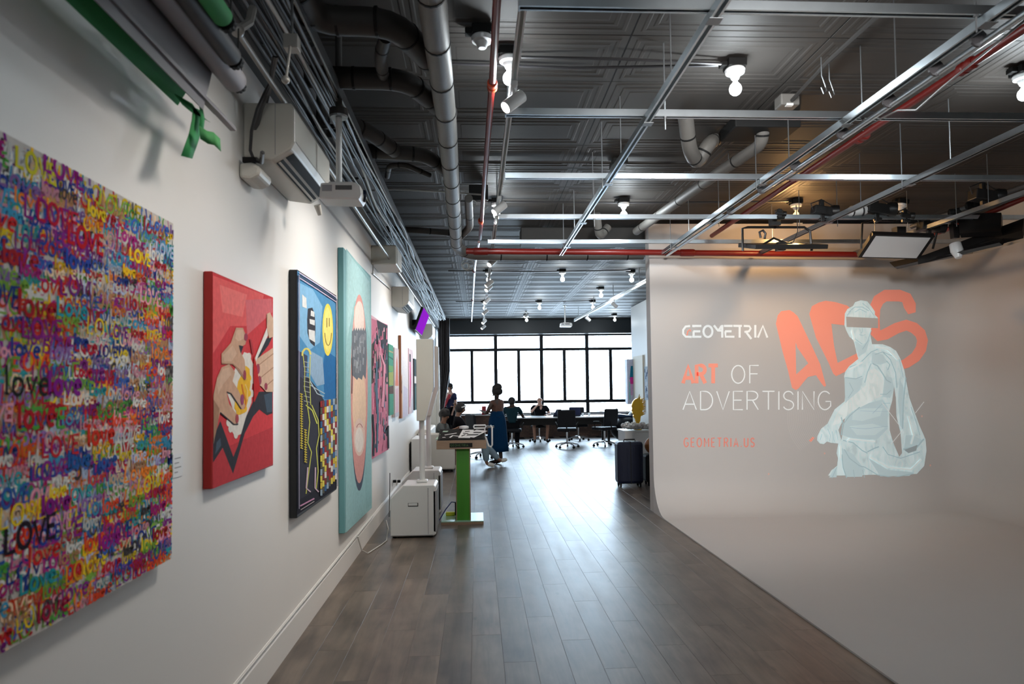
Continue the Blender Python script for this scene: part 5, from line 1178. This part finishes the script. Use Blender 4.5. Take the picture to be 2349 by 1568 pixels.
suitcase(2.66, 3.04, 10.75, 11.05, .50, 'dark', 'low black suitcase behind the navy one, mostly hidden')
tag(MB().ball((2.80, 10.86, .635), .135, 18, 12, (1, .8, 1)).build('round_vase', 'brown', smooth=True), 'amber brown round vase on the low black suitcase', 'vase')
t = thing('pedestal', 'white box pedestal under the gold head sculpture', 'pedestal', (2.9, 12.3, 0)); MB().box(2.60, 3.50, 12.0, 12.6, .05, .77).build('box', 'white', t, bevel=.006)
MB().box(2.585, 3.515, 11.985, 12.615, .77, .80).build('top', 'white', t, bevel=.004); MB().box(2.63, 3.47, 12.03, 12.57, 0, .05).build('plinth', 'dark', t)
g = thing('gold_head', 'gold leaf sculpture of a profile head with rough spiky back', 'sculpture', (2.86, 12.25, .8))
pf = [(-.02, .05), (-.055, .10), (-.045, .14), (-.075, .16), (-.065, .19), (-.085, .21), (-.07, .25), (-.08, .30), (-.06, .36), (-.02, .41), (.04, .43), (.09, .40), (.12, .34), (.135, .27), (.12, .20), (.10, .14), (.08, .08), (.07, .0), (-.01, .0)]
MB().prism(pf, -.04, .04, lambda u, v, w: (2.86+u, 12.25+w, .94+v)).build('face', 'gold', g, bevel=.012)
sp_ = MB()
for k in range(46):
    a = random.uniform(-.5, 2.6); z = random.uniform(.08, .40); b = Vector((2.86+.05, 12.25, .94+z)); d = Vector((cos(a-.6), random.uniform(-.5, .5), sin(a)*.6+.1)).normalized()
    sp_.cyl(b+d*.03, b+d*random.uniform(.10, .14), .016, .002, n=6)
sp_.build('spikes', 'gold', g); MB().lathe([(.07, 0), (.075, .01), (.05, .03), (.03, .05), (.035, .14)], (2.89, 12.25, .845-.045+.0), 16).build('neck_stand', 'gold', g, smooth=True)
dx = [(2.70, 12.10), (2.80, 12.08), (2.90, 12.06), (3.00, 12.08), (3.10, 12.10), (2.66, 12.22), (3.05, 12.22), (3.16, 12.2), (2.76, 12.16)]
for k, (x, y) in enumerate(dx):
    s_ = thing('silver_ornament', ['leftmost silver foil ornament at the front of the white pedestal', 'second silver foil ornament from the left on the white pedestal', 'silver foil ornament directly before the gold head', 'silver foil ornament just right of the gold head at the front', 'silver foil ornament fourth from the left beside the cyclorama edge', 'small silver foil ornament behind the leftmost one', 'silver foil ornament behind the gold head stand', 'rightmost silver foil ornament hidden at the back of the pedestal', 'silver foil ornament tucked behind the front pair left of the gold head'][k], 'ornament', (x, y, .8), 0, 'silver ornaments on the white pedestal')
    mb = MB(); r = .066+.010*(k % 3)
    for j in range(9):
        a = j*2.4; zz = .25+.6*(j % 3)/2; mb.ball((x+r*.55*cos(a), y+r*.55*sin(a), .801+r*(.45+zz*.9)), r*.5, 8, 5)
    mb.build('petals', 'silver', s_, smooth=True); MB().ball((x, y, .802+r*1.0), r*.4, 8, 6).build('core', 'gold', s_, smooth=True)

# ------------------------------------------------------------------ sofa, curtain, table, chairs, window end
t = thing('sofa', 'cream leather sofa against the left wall, its arm towards the camera', 'sofa', (-.8, 13, 0))
MB().box(-1.14, -.44, 13.05, 13.25, .05, .74).build('arm', 'sofa', t, bevel=.03); MB().box(-1.14, -.40, 15.0, 15.2, .05, .62).build('arm', 'sofa', t, bevel=.03)
MB().box(-1.14, -.92, 13.25, 15.0, .05, .80).build('back', 'sofa', t, bevel=.03)
for k in range(2): MB().box(-.92, -.42, 13.26+k*.87, 14.11+k*.87, .20, .44).build('seat_cushion', 'sofa', t, bevel=.03)
MB().box(-.92, -.44, 13.26, 14.99, .06, .20).build('seat_base', 'sofa', t)
for a in (-1.08, -.50):
    for b in (13.12, 15.1): MB().cyl((a, b, 0), (a, b, .055), .02, n=10).build('foot', 'dark', t)
t = thing('side_cabinet', 'low white cabinet with a dark gap beside the sofa arm', 'cabinet', (-1.1, 11.9, 0)); MB().box(-1.14, -.86, 11.8, 12.7, .02, .73).build('body', 'white', t, bevel=.006); MB().box(-1.155, -1.142, 11.82, 12.1, .25, .68).build('gap', 'dark', t)
c_ = MB(); N_ = 60; rows = 16; vs = []
for j in range(rows+1):
    z = 3.62-3.5*j/rows; f = (j/rows)
    xr = -.79-(.0 if f < .45 else (f-.45)*.62); xl = -1.13-.0*f
    for i in range(N_+1):
        u = i/N_; vs.append((xl+(xr-xl)*u, 19.9+.07*sin(u*38+.3*sin(f*5))*(.6+.5*f)+.03*sin(u*13+f*3), z))
fs = [(j*(N_+1)+i, j*(N_+1)+i+1, (j+1)*(N_+1)+i+1, (j+1)*(N_+1)+i) for j in range(rows) for i in range(N_)]
c_.add(vs, fs); t = thing('curtain', 'charcoal curtain gathered to the left of the windows', 'curtain', (-1, 19.9, .1))
o = c_.build('cloth', 'curtain', t, smooth=True, fixn=False); so = o.modifiers.new('solid', 'SOLIDIFY'); so.thickness = .006
MB().cyl((-1.15, 19.9, 3.64), (5.4, 19.9, 3.64), .012, n=8).build('rail', 'steel2', t); 
t = thing('wall_screen', 'tall pale folded screen by the charcoal curtain', 'screen', (-1.1, 16.5, 0))
MB().box(-1.14, -.98, 16.4, 16.44, .02, 2.45).build('panel', 'offwhite', t); MB().box(-.975, -.90, 16.45, 16.49, .02, 2.15).build('panel', 'offwhite', t)

t = thing('conference_table', 'long white table before the windows', 'table', (2.2, 18.9, 0))
MB().box(.95, 3.70, 18.55, 19.7, .735, .765).build('tabletop', 'tabletop', t, bevel=.004)
MB().box(1.05, 3.65, 18.62, 18.66, .55, .735).build('front_rail', 'dark', t)
for x in (1.1, 3.6):
    for y in (18.7, 19.6): MB().box(x-.03, x+.03, y-.03, y+.03, 0, .735).build('leg', 'dark', t)
def laptop(x, y, rz, label, m='screen2', ang=1.9):
    t = thing('laptop', label, 'laptop', (x, y, .765), rz, 'laptops on the long white table')
    MB().box(-.16, .16, -.11, .11, 0, .014).build('keyboard_base', 'dark', t, bevel=.003)
    R = Matrix.Rotation(ang-pi/2, 3, 'X'); MB().obox(R @ Vector((0, 0, .11))+Vector((0, -.11 if False else .11, .012)), (.32, .008, .22), R).build('lid', 'navy', t, bevel=.003)
    local(t); return t
laptop(2.72, 18.95, 0.0, 'open dark blue laptop seen from behind on the white table', ang=1.35)
laptop(2.25, 18.85, 1.0, 'black laptop tilted at an angle left of the dark blue one', ang=2.1)
tag(MB().lathe([(.03, 0), (.032, .01), (.032, .12), (.012, .15), (.012, .17)], (2.5, 18.9, .766), 12).build('bottle', 'navy', smooth=True), 'small dark bottle between the two laptops', 'bottle')
for k, x in enumerate((2.95, 3.15)): tag(MB().lathe([(.025, 0), (.034, .08), (.032, .08), (.023, .004)], (x, 19.1+.1*k, .766), 12).build('cup', 'white', smooth=True), ['pale cup right of the dark blue laptop', 'pale cup near the right end of the table'][k], 'cup')

def office_chair(x, y, rz, label, h=.45, back=True, seat='blackleather'):
    t = thing('office_chair', label, 'chair', (x, y, 0), rz, 'black office chairs round the white table')
    for k in range(5):
        a = 2*pi*k/5+.3; c = Vector((.30*cos(a), .30*sin(a), .075))
        lg = MB().tube([(0.03*cos(a), .03*sin(a), .13), (.16*cos(a), .16*sin(a), .115), (c.x, c.y, .08)], [.022, .020, .014], 8).build('leg', 'chrome', t, smooth=True)
        MB().cyl((c.x-.02*sin(a), c.y+.02*cos(a), .032), (c.x+.02*sin(a), c.y-.02*cos(a), .032), .031, n=12).cyl((c.x, c.y, .05), (c.x, c.y, .085), .01).build('caster', 'dark', lg)
    MB().cyl((0, 0, .10), (0, 0, h-.05), .025, n=12).lathe([(.06, 0), (.05, .02)], (0, 0, h-.06), 12).build('column', 'chrome', t, smooth=True)
    MB().box(-.25, .25, -.24, .25, h-.035, h+.05).build('seat', seat, t, bevel=.03)
    R = Matrix.Rotation(-.14, 3, 'X')
    if back: MB().obox((0, -.275, h+.30), (.46, .06, .46), Matrix.Rotation(.14, 3, 'X')).build('backrest', seat, t, bevel=.03); MB().tube([(0, -.15, h-.03), (0, -.29, h), (0, -.28, h+.2)], .018, 8).build('back_support', 'dark', t, smooth=True)
    for s_ in (-1, 1): MB().tube([(s_*.24, .08, h), (s_*.29, .08, h+.19), (s_*.29, -.16, h+.20), (s_*.24, -.24, h+.12)], .014, 8).build('armrest', 'dark', t, smooth=True)
    local(t); return t
office_chair(2.32, 17.75, -.15, 'black office chair pulled out in the middle, its back to the camera', .47)
office_chair(3.35, 18.0, .5, 'black office chair with pale chrome foot at the right end of the table', .47)
office_chair(1.80, 19.95, pi, 'office chair under the man in black who faces the camera')
office_chair(.90, 17.95, -.1, 'office chair under the person seen from behind in teal', .46, back=False)
office_chair(.10, 15.6, -1.1, 'black office chair left of the standing woman', .46)
office_chair(2.95, 19.98, pi, 'office chair on the window side of the table')
t = thing('beanbag', 'big black leather bean bag heap with blue sheen at the right of the windows', 'bean bag', (4.3, 19.6, 0))
mb = MB().ball((4.26, 19.4, .36), .50, 22, 12, (.95, .9, .72)); mb.build('cushion', 'blackleather', t, smooth=True)
MB().ball((4.75, 19.7, .48), .52, 22, 12, (.9, .8, .92)).build('cushion', 'blackleather', t, smooth=True)
MB().obox((4.35, 19.55, .70), (.75, .5, .10), Matrix.Rotation(.12, 3, 'Y')).build('sheen_slab', mat('dark blue sheen', (.01, .03, .08), .25), t, bevel=.04)  # blue highlight on the black leather, built as a coloured slab
t = thing('backpack', 'black backpack leaning at the right window edge', 'bag', (4.92, 20.4, 0)); MB().ball((4.98, 20.5, .97), .17, 16, 10, (.7, .6, 1.0)).build('body', 'black_cloth', t, smooth=True); MB().box(4.75, 5.1, 20.35, 20.7, 0, .80).build('stool_box', 'dark', t, bevel=.01); MB().ball((4.93, 20.5, 1.14), .05, 12, 8).build('top_loop', 'black_cloth', t, smooth=True)
# small fittings
c = P(1073, 607, Z=3.55); t = thing('cable_coil', 'white cable coil hanging left of the pale sprinkler pipe', 'cable coil', c)
MB().tube([(c.x+.10*cos(a), c.y, c.z+.085*sin(a)) for a in [2*pi*k/24 for k in range(25)]], .007, 6).tube([(c.x-.03+.05*cos(a), c.y+.02, c.z-.02+.05*sin(a)) for a in [2*pi*k/18 for k in range(19)]], .012, 6).build('coil', 'white', t, smooth=True)
MB().cyl((c.x, c.y, c.z+.08), (c.x, c.y, CEIL-.01), .004, n=6).build('hanger', 'steel2', t)
for k, (x, y) in enumerate(((1884, 185), (1902, 195))):
    p = P(x, y-40, Z=3.68); line('thin steel wire hook hanging from the ceiling conduit, %s of two' % ('left' if k == 0 else 'right'), [(p.x, p.y, CEIL-.01), (p.x, p.y, 3.60), (p.x+.02, p.y, 3.54), (p.x+.03, p.y, 3.50), (p.x+.01, p.y, 3.48), (p.x-.005, p.y, 3.52)], .004, 'steel2', 'wire_hook', 'hook')
c = P(1098, 468, Z=3.5); t = thing('pipe_clamp', 'cluster of pale cable clamps beside the red pipe at the second bulb row', 'clamp', c)
MB().tube([(c.x-.07+.05*cos(a), c.y, c.z+.04*sin(a)) for a in [2*pi*k/16 for k in range(14)]], .007, 6).tube([(c.x+.06+.04*cos(a), c.y, c.z+.05*sin(a)) for a in [1+2*pi*k/16 for k in range(13)]], .007, 6).build('wire_loops', 'white', t, smooth=True)
MB().box(c.x-.10, c.x+.10, c.y+.02, c.y+.06, c.z+.05, CEIL-.015).build('clamp_body', 'dark', t, bevel=.01)

# ------------------------------------------------------------------ people
def skin(name, verts, edges, radii, m, parent, sub=1, root=0):
    me = bpy.data.meshes.new(name); me.from_pydata([tuple(v) for v in verts], edges, [])
    o = bpy.data.objects.new(name+'_tmp', me); COL.objects.link(o)
    md = o.modifiers.new('s', 'SKIN'); md.branch_smoothing = .5; sd = o.modifiers.new('u', 'SUBSURF'); sd.levels = sub; sd.render_levels = sub
    lay = me.skin_vertices[0] if me.skin_vertices else None
    if lay is None:
        bpy.context.view_layer.objects.active = o; bpy.ops.mesh.customdata_skin_add(); lay = me.skin_vertices[0]
    for i, r in enumerate(radii):
        lay.data[i].radius = (r, r) if not isinstance(r, tuple) else r; lay.data[i].use_root = (i == root)
    dg = bpy.context.evaluated_depsgraph_get(); dg.update()
    nm = bpy.data.meshes.new_from_object(o.evaluated_get(dg)); nm.name = name
    bpy.data.objects.remove(o)
    nm.materials.clear(); nm.materials.append(M[m] if isinstance(m, str) else m); nm.polygons.foreach_set('use_smooth', [True]*len(nm.polygons))
    r = bpy.data.objects.new(name, nm); COL.objects.link(r); r.parent = parent; return r
def person(label, loc, rz, J, skin_m, hair, clothes, group=None, head=None):
    """J: joints in the person's own frame (x right, y forward, z up); clothes: list of (name, chain spec, material)"""
    t = thing('person', label, 'person', loc, rz, group)
    V = {k: Vector(v) for k, v in J.items()}
    names = ['pelvis', 'waist', 'chest', 'neck', 'jaw', 'skull', 'crown']; E_ = [('pelvis', 'waist'), ('waist', 'chest'), ('chest', 'neck'), ('neck', 'jaw'), ('jaw', 'skull'), ('skull', 'crown')]
    V['jaw'] = V['neck']*.45+V['head']*.55; V['skull'] = V['head']; up = (V['head']-V['neck']).normalized(); V['crown'] = V['head']+up*.065
    R = {'pelvis': .125, 'waist': .105, 'chest': (.15, .11), 'neck': .05, 'jaw': .068, 'skull': (.082, .09), 'crown': .06}
    for s_ in 'LR':
        E_ += [('chest', 'sh'+s_), ('sh'+s_, 'el'+s_), ('el'+s_, 'wr'+s_), ('pelvis', 'hip'+s_), ('hip'+s_, 'kn'+s_), ('kn'+s_, 'an'+s_), ('an'+s_, 'to'+s_)]
        R.update({'sh'+s_: .058, 'el'+s_: .040, 'wr'+s_: .026, 'hip'+s_: .088, 'kn'+s_: .056, 'an'+s_: .038, 'to'+s_: .034})
        d = (V['wr'+s_]-V['el'+s_]).normalized(); pm_ = V['wr'+s_]+d*.055; V['pa'+s_] = pm_; R['pa'+s_] = (.034, .018); E_.append(('wr'+s_, 'pa'+s_))
        side = d.cross(Vector((0, 0, 1))); side = side.normalized() if side.length > .1 else Vector((1, 0, 0)); nn = side.cross(d)
        for f in range(4):
            o_ = (f-1.5)*.019; L_ = [.062, .074, .070, .052][f]
            a, b = 'f%d%sa' % (f, s_), 'f%d%sb' % (f, s_)
            V[a] = pm_+side*o_*1.1+d*(.030+L_*.35); V[b] = V[a]+d*L_*.5+nn*-.014
            R[a] = .0095; R[b] = .0075; E_ += [('pa'+s_, a), (a, b)]
        V['th'+s_] = V['wr'+s_]+d*.05+side*.045*(1 if s_ == 'L' else -1)+nn*-.01; R['th'+s_] = .010; E_.append(('wr'+s_, 'th'+s_))
    ks = list(V.keys()); ks.remove('head'); ks.sort(key=lambda k: k != 'pelvis'); ix = {k: i for i, k in enumerate(ks)}
    skin('body', [V[k] for k in ks], [(ix[a], ix[b]) for a, b in E_], [R[k] for k in ks], skin_m, t, 1, 0)
    hd = V['head']; fd = Vector(head or (0, 1, 0)).normalized(); sd = fd.cross(Vector((0, 0, 1))).normalized()
    fc = MB()
    for s_ in (-1, 1): fc.ball(hd+fd*.064+sd*s_*.030+Vector((0, 0, .005)), .011, 8, 5)
    fc.ball(hd+fd*.060+Vector((0, 0, -.055)), .018, 8, 5, (1.2, .5, .4)); fc.build('eyes_and_mouth', 'hair', t, smooth=True)
    fc = MB().ball(hd+fd*.074+Vector((0, 0, -.022)), .016, 8, 5, (.8, 1, 1.4))
    for s_ in (-1, 1): fc.ball(hd+sd*s_*.074+Vector((0, 0, -.01)), .022, 8, 5, (.5, .8, 1.3))
    fc.build('nose_and_ears', skin_m, t, smooth=True)
    hm = MB()
    for dx_, dy_, dz_, r in hair[1]: hm.ball(hd+fd*dy_+sd*dx_+Vector((0, 0, dz_)), r, 14, 9)
    if hair[1]: hm.build('hair', hair[0], t, smooth=True)
    for nm, chain, edges, rad, m in clothes:
        kk = []; 
        for a in chain:
            if isinstance(a, str): kk.append(V[a])
            else: kk.append(V[a[0]].lerp(V[a[1]], a[2]))
        skin(nm, kk, edges, rad, m, t, 1, 0)
    for s_ in 'LR':
        pass
    local(t); t['V'] = 0; del t['V']
    return t, V
SH = lambda r=.0: ('shirt', ['waist', 'pelvis', 'chest', ('chest', 'neck', .6), 'shL', ('shL', 'elL', .75), 'shR', ('shR', 'elR', .75)], [(0, 1), (0, 2), (2, 3), (2, 4), (4, 5), (2, 6), (6, 7)], [.130+r, .140+r, (.168+r, .128+r), .075, .078+r, .058, .078+r, .058])
def PANTS(k=.95, r=.0): return ('trousers', ['pelvis', 'hipL', 'knL', ('knL', 'anL', k), 'hipR', 'knR', ('knR', 'anR', k)], [(0, 1), (1, 2), (2, 3), (0, 4), (4, 5), (5, 6)], [.140+r, .105+r, .078+r, .056+r, .105+r, .078+r, .056+r])
def SHOES(m): return [('shoe', [('anL', 'toL', .0), ('anL', 'toL', .55), ('anL', 'toL', 1.15)], [(0, 1), (1, 2)], [.048, .046, .040], m), ('shoe', [('anR', 'toR', .0), ('anR', 'toR', .55), ('anR', 'toR', 1.15)], [(0, 1), (1, 2)], [.048, .046, .040], m)]
def stand(h=1.68, lean=0):
    k = h/1.70
    J = dict(pelvis=(0, 0, .93), waist=(0, .01, 1.08), chest=(0, .01+lean, 1.30), neck=(0, .0+lean, 1.43), head=(0, .03+lean*1.2, 1.555),
             shL=(-.17, 0+lean, 1.37), shR=(.17, 0+lean, 1.37), elL=(-.22, -.02, 1.09), elR=(.22, -.02, 1.09), wrL=(-.22, .1, .86), wrR=(.22, .1, .86),
             hipL=(-.09, 0, .88), hipR=(.09, 0, .88), knL=(-.10, .02, .48), knR=(.10, .02, .48), anL=(-.10, -.02, .075), anR=(.10, -.02, .075), toL=(-.11, .13, .035), toR=(.11, .13, .035))
    return {a: (b[0]*k, b[1]*k, b[2]*k) for a, b in J.items()}
def sit(sh=.48, lean=0):
    return dict(pelvis=(0, 0, sh+.10), waist=(0, .01+lean*.3, sh+.24), chest=(0, .02+lean, sh+.46), neck=(0, .03+lean*1.3, sh+.60), head=(0, .07+lean*1.5, sh+.715),
                shL=(-.17, .02+lean, sh+.52), shR=(.17, .02+lean, sh+.52), elL=(-.22, .08+lean, sh+.26), elR=(.22, .08+lean, sh+.26), wrL=(-.18, .30+lean, sh+.26), wrR=(.18, .30+lean, sh+.26),
                hipL=(-.10, .05, sh+.07), hipR=(.10, .05, sh+.07), knL=(-.13, .46, sh+.04), knR=(.13, .46, sh+.04), anL=(-.13, .46, .075), anR=(.13, .46, .075), toL=(-.14, .61, .038), toR=(.14, .61, .038))

# 1 standing woman
J = stand(1.63); J['elL'] = (-.24, .10, 1.06); J['wrL'] = (-.12, .30, 1.10); J['elR'] = (.24, .08, 1.05); J['wrR'] = (.10, .30, 1.08)
t, V = person('woman with an updo in a long blue skirt and brown top, standing near the podium', (.41, 14.25, 0), .95, J, 'skin_dark',
    ('hair', [(0, -.02, .03, .105), (0, -.05, .105, .088), (.05, -.02, .09, .07), (-.05, -.02, .09, .07), (0, -.075, .02, .08)]),
    [('top', ['waist', ('waist', 'pelvis', .4), 'chest', ('chest', 'neck', .7), 'shL', ('shL', 'elL', .35), 'shR', ('shR', 'elR', .35)], [(0, 1), (0, 2), (2, 3), (2, 4), (4, 5), (2, 6), (6, 7)], [.128, .140, (.165, .13), .07, .075, .055, .075, .055], 'top')]+SHOES('dark'))
sk = MB(); n = 40; zs = [(1.10, .125), (1.02, .16), (.90, .195), (.75, .21), (.55, .225), (.38, .24), (.27, .25)]; vs = []
for z, r in zs:
    for j in range(n):
        a = 2*pi*j/n; rr = r*(1+.05*sin(a*9)*(1.12-z)); vs.append((rr*cos(a), rr*.85*sin(a), z))
sk.add(vs, [(i*n+j, i*n+(j+1) % n, (i+1)*n+(j+1) % n, (i+1)*n+j) for i in range(len(zs)-1) for j in range(n)])
o = sk.build('skirt', 'dress', None, smooth=True, fixn=False); o.parent = t; o.modifiers.new('s', 'SOLIDIFY').thickness = .004
o = MB().box(-.07, .07, .33, .345, 1.02, 1.20).build('red_folder', 'redcloth'); o.parent = t
# 2 person from behind in teal at the table
J = sit(.52, .12); J['elR'] = (.30, .20, .80); J['wrR'] = (.32, .42, .79); J['elL'] = (-.28, .20, .78); J['wrL'] = (-.16, .40, .80); J['head'] = (0, .24, 1.20); J['neck'] = (0, .17, 1.10)
J.update(knL=(-.15, .40, .50), knR=(.15, .40, .50), anL=(-.12, .20, .075), anR=(.12, .20, .075), toL=(-.13, .34, .038), toR=(.13, .34, .038))
person('person seen from behind in a dark teal shirt leaning on the white table', (.90, 17.98, 0), -.05, J, 'skin_dark', ('hair', [(0, -.01, .035, .100), (0, -.04, .0, .088)]),
    [SH(.01)+('teal',), PANTS(.95, .01)+('black_cloth',)]+SHOES('greycloth'))
# 3 man facing the camera
J = sit(.50, .05); J['elR'] = (.26, .20, .86); J['wrR'] = (.08, .22, 1.06); J['elL'] = (-.30, .12, .80); J['wrL'] = (-.18, .36, .79); J['knL'] = (-.20, .42, .52); J['knR'] = (.20, .42, .52); J['anL'] = (-.17, .36, .075); J['anR'] = (.17, .36, .075); J['toL'] = (-.19, .50, .038); J['toR'] = (.19, .50, .038)
person('bald man in a black t-shirt and pale shorts facing the camera, hand at his mouth', (1.80, 19.90, 0), pi, J, 'skin_light', ('greycloth', []),
    [SH(.015)+('black_cloth',), ('shorts', ['pelvis', 'hipL', ('hipL', 'knL', .9), 'hipR', ('hipR', 'knR', .9)], [(0, 1), (1, 2), (0, 3), (3, 4)], [.14, .11, .10, .11, .10], 'greycloth')]+SHOES('dark'))
# 4 person with a headband on the sofa, legs stretched into the room
J = sit(.46, -.02); J['elL'] = (-.34, .05, .98); J['wrL'] = (-.16, -.02, 1.20); J['elR'] = (.28, .16, .74); J['wrR'] = (.22, .36, .62)
J.update(knL=(-.12, .50, .50), knR=(.14, .52, .50), anL=(-.10, .86, .10), anR=(.12, .56, .075), toL=(-.12, 1.0, .12), toR=(.12, .70, .038), head=(.0, .08, 1.17))
person('person in a dark hoodie and white headband on the sofa, pale jeans stretched out', (-.40, 13.78, 0), -1.47, J, 'skin_mid', ('hair', [(0, -.02, .045, .095), (0, -.05, .01, .09)]),
    [SH(.025)+('black_cloth',), PANTS(.93, .012)+('jeans',), ('sleeve', ['shL', 'elL', 'wrL'], [(0, 1), (1, 2)], [.075, .058, .042], 'greycloth'), ('sleeve', ['shR', 'elR', 'wrR'], [(0, 1), (1, 2)], [.075, .058, .042], 'black_cloth')]+SHOES('shoe'), head=(-.35, .8, -.1))
pt = [o for o in COL.objects if o.get('category') == 'person'][-1]
hb = MB().lathe([(.099, -.012), (.103, 0), (.099, .012)], (0, .075, 1.215), 20, axis=(.1, -.25, 1)).build('headband', 'white', None, smooth=True); hb.parent = pt
# 5 child with curly hair at the near end of the sofa
J = sit(.46, .05); J = {k: (v[0]*.82, v[1]*.82, v[2]*.90) for k, v in J.items()}
J['elR'] = (.24, .18, .70); J['wrR'] = (.10, .34, .80); J['wrL'] = (-.10, .34, .78)
J.update(anL=(-.1, .40, .075), anR=(.1, .40, .075), toL=(-.1, .52, .038), toR=(.1, .52, .038))
person('child with dark curly hair in a dark patterned jacket seated at the near sofa end', (-.74, 13.42, 0), -1.9, J, 'skin_mid', ('hair', [(0, -.02, .04, .105), (.05, -.01, .07, .06), (-.05, -.01, .07, .06), (0, .04, .09, .05), (0, -.07, .02, .08)]),
    [SH(.01)+('greycloth',), PANTS(.95)+('black_cloth',)]+SHOES('shoe'), head=(.3, .9, -.1))
# 6 standing person by the curtain
J = stand(1.76)
person('person in a red and navy top standing half hidden by the curtain', (-.83, 21.0, 0), pi*.75, J, 'skin_light', ('hair', [(0, -.02, .045, .096), (0, -.03, .0, .09)]),
    [SH(.012)+('navy',), PANTS()+('black_cloth',)]+SHOES('dark'))
pt = [o for o in COL.objects if o.get('category') == 'person'][-1]
sa = MB().slab([(-.17, .13, 1.38), (-.10, .14, 1.42), (.14, .15, 1.05), (.06, .15, 1.0)], .02).slab([(-.17, -.13, 1.38), (-.10, -.14, 1.42), (.14, -.15, 1.05), (.06, -.15, 1.0)], .02).build('red_sash', 'redcloth'); sa.parent = pt
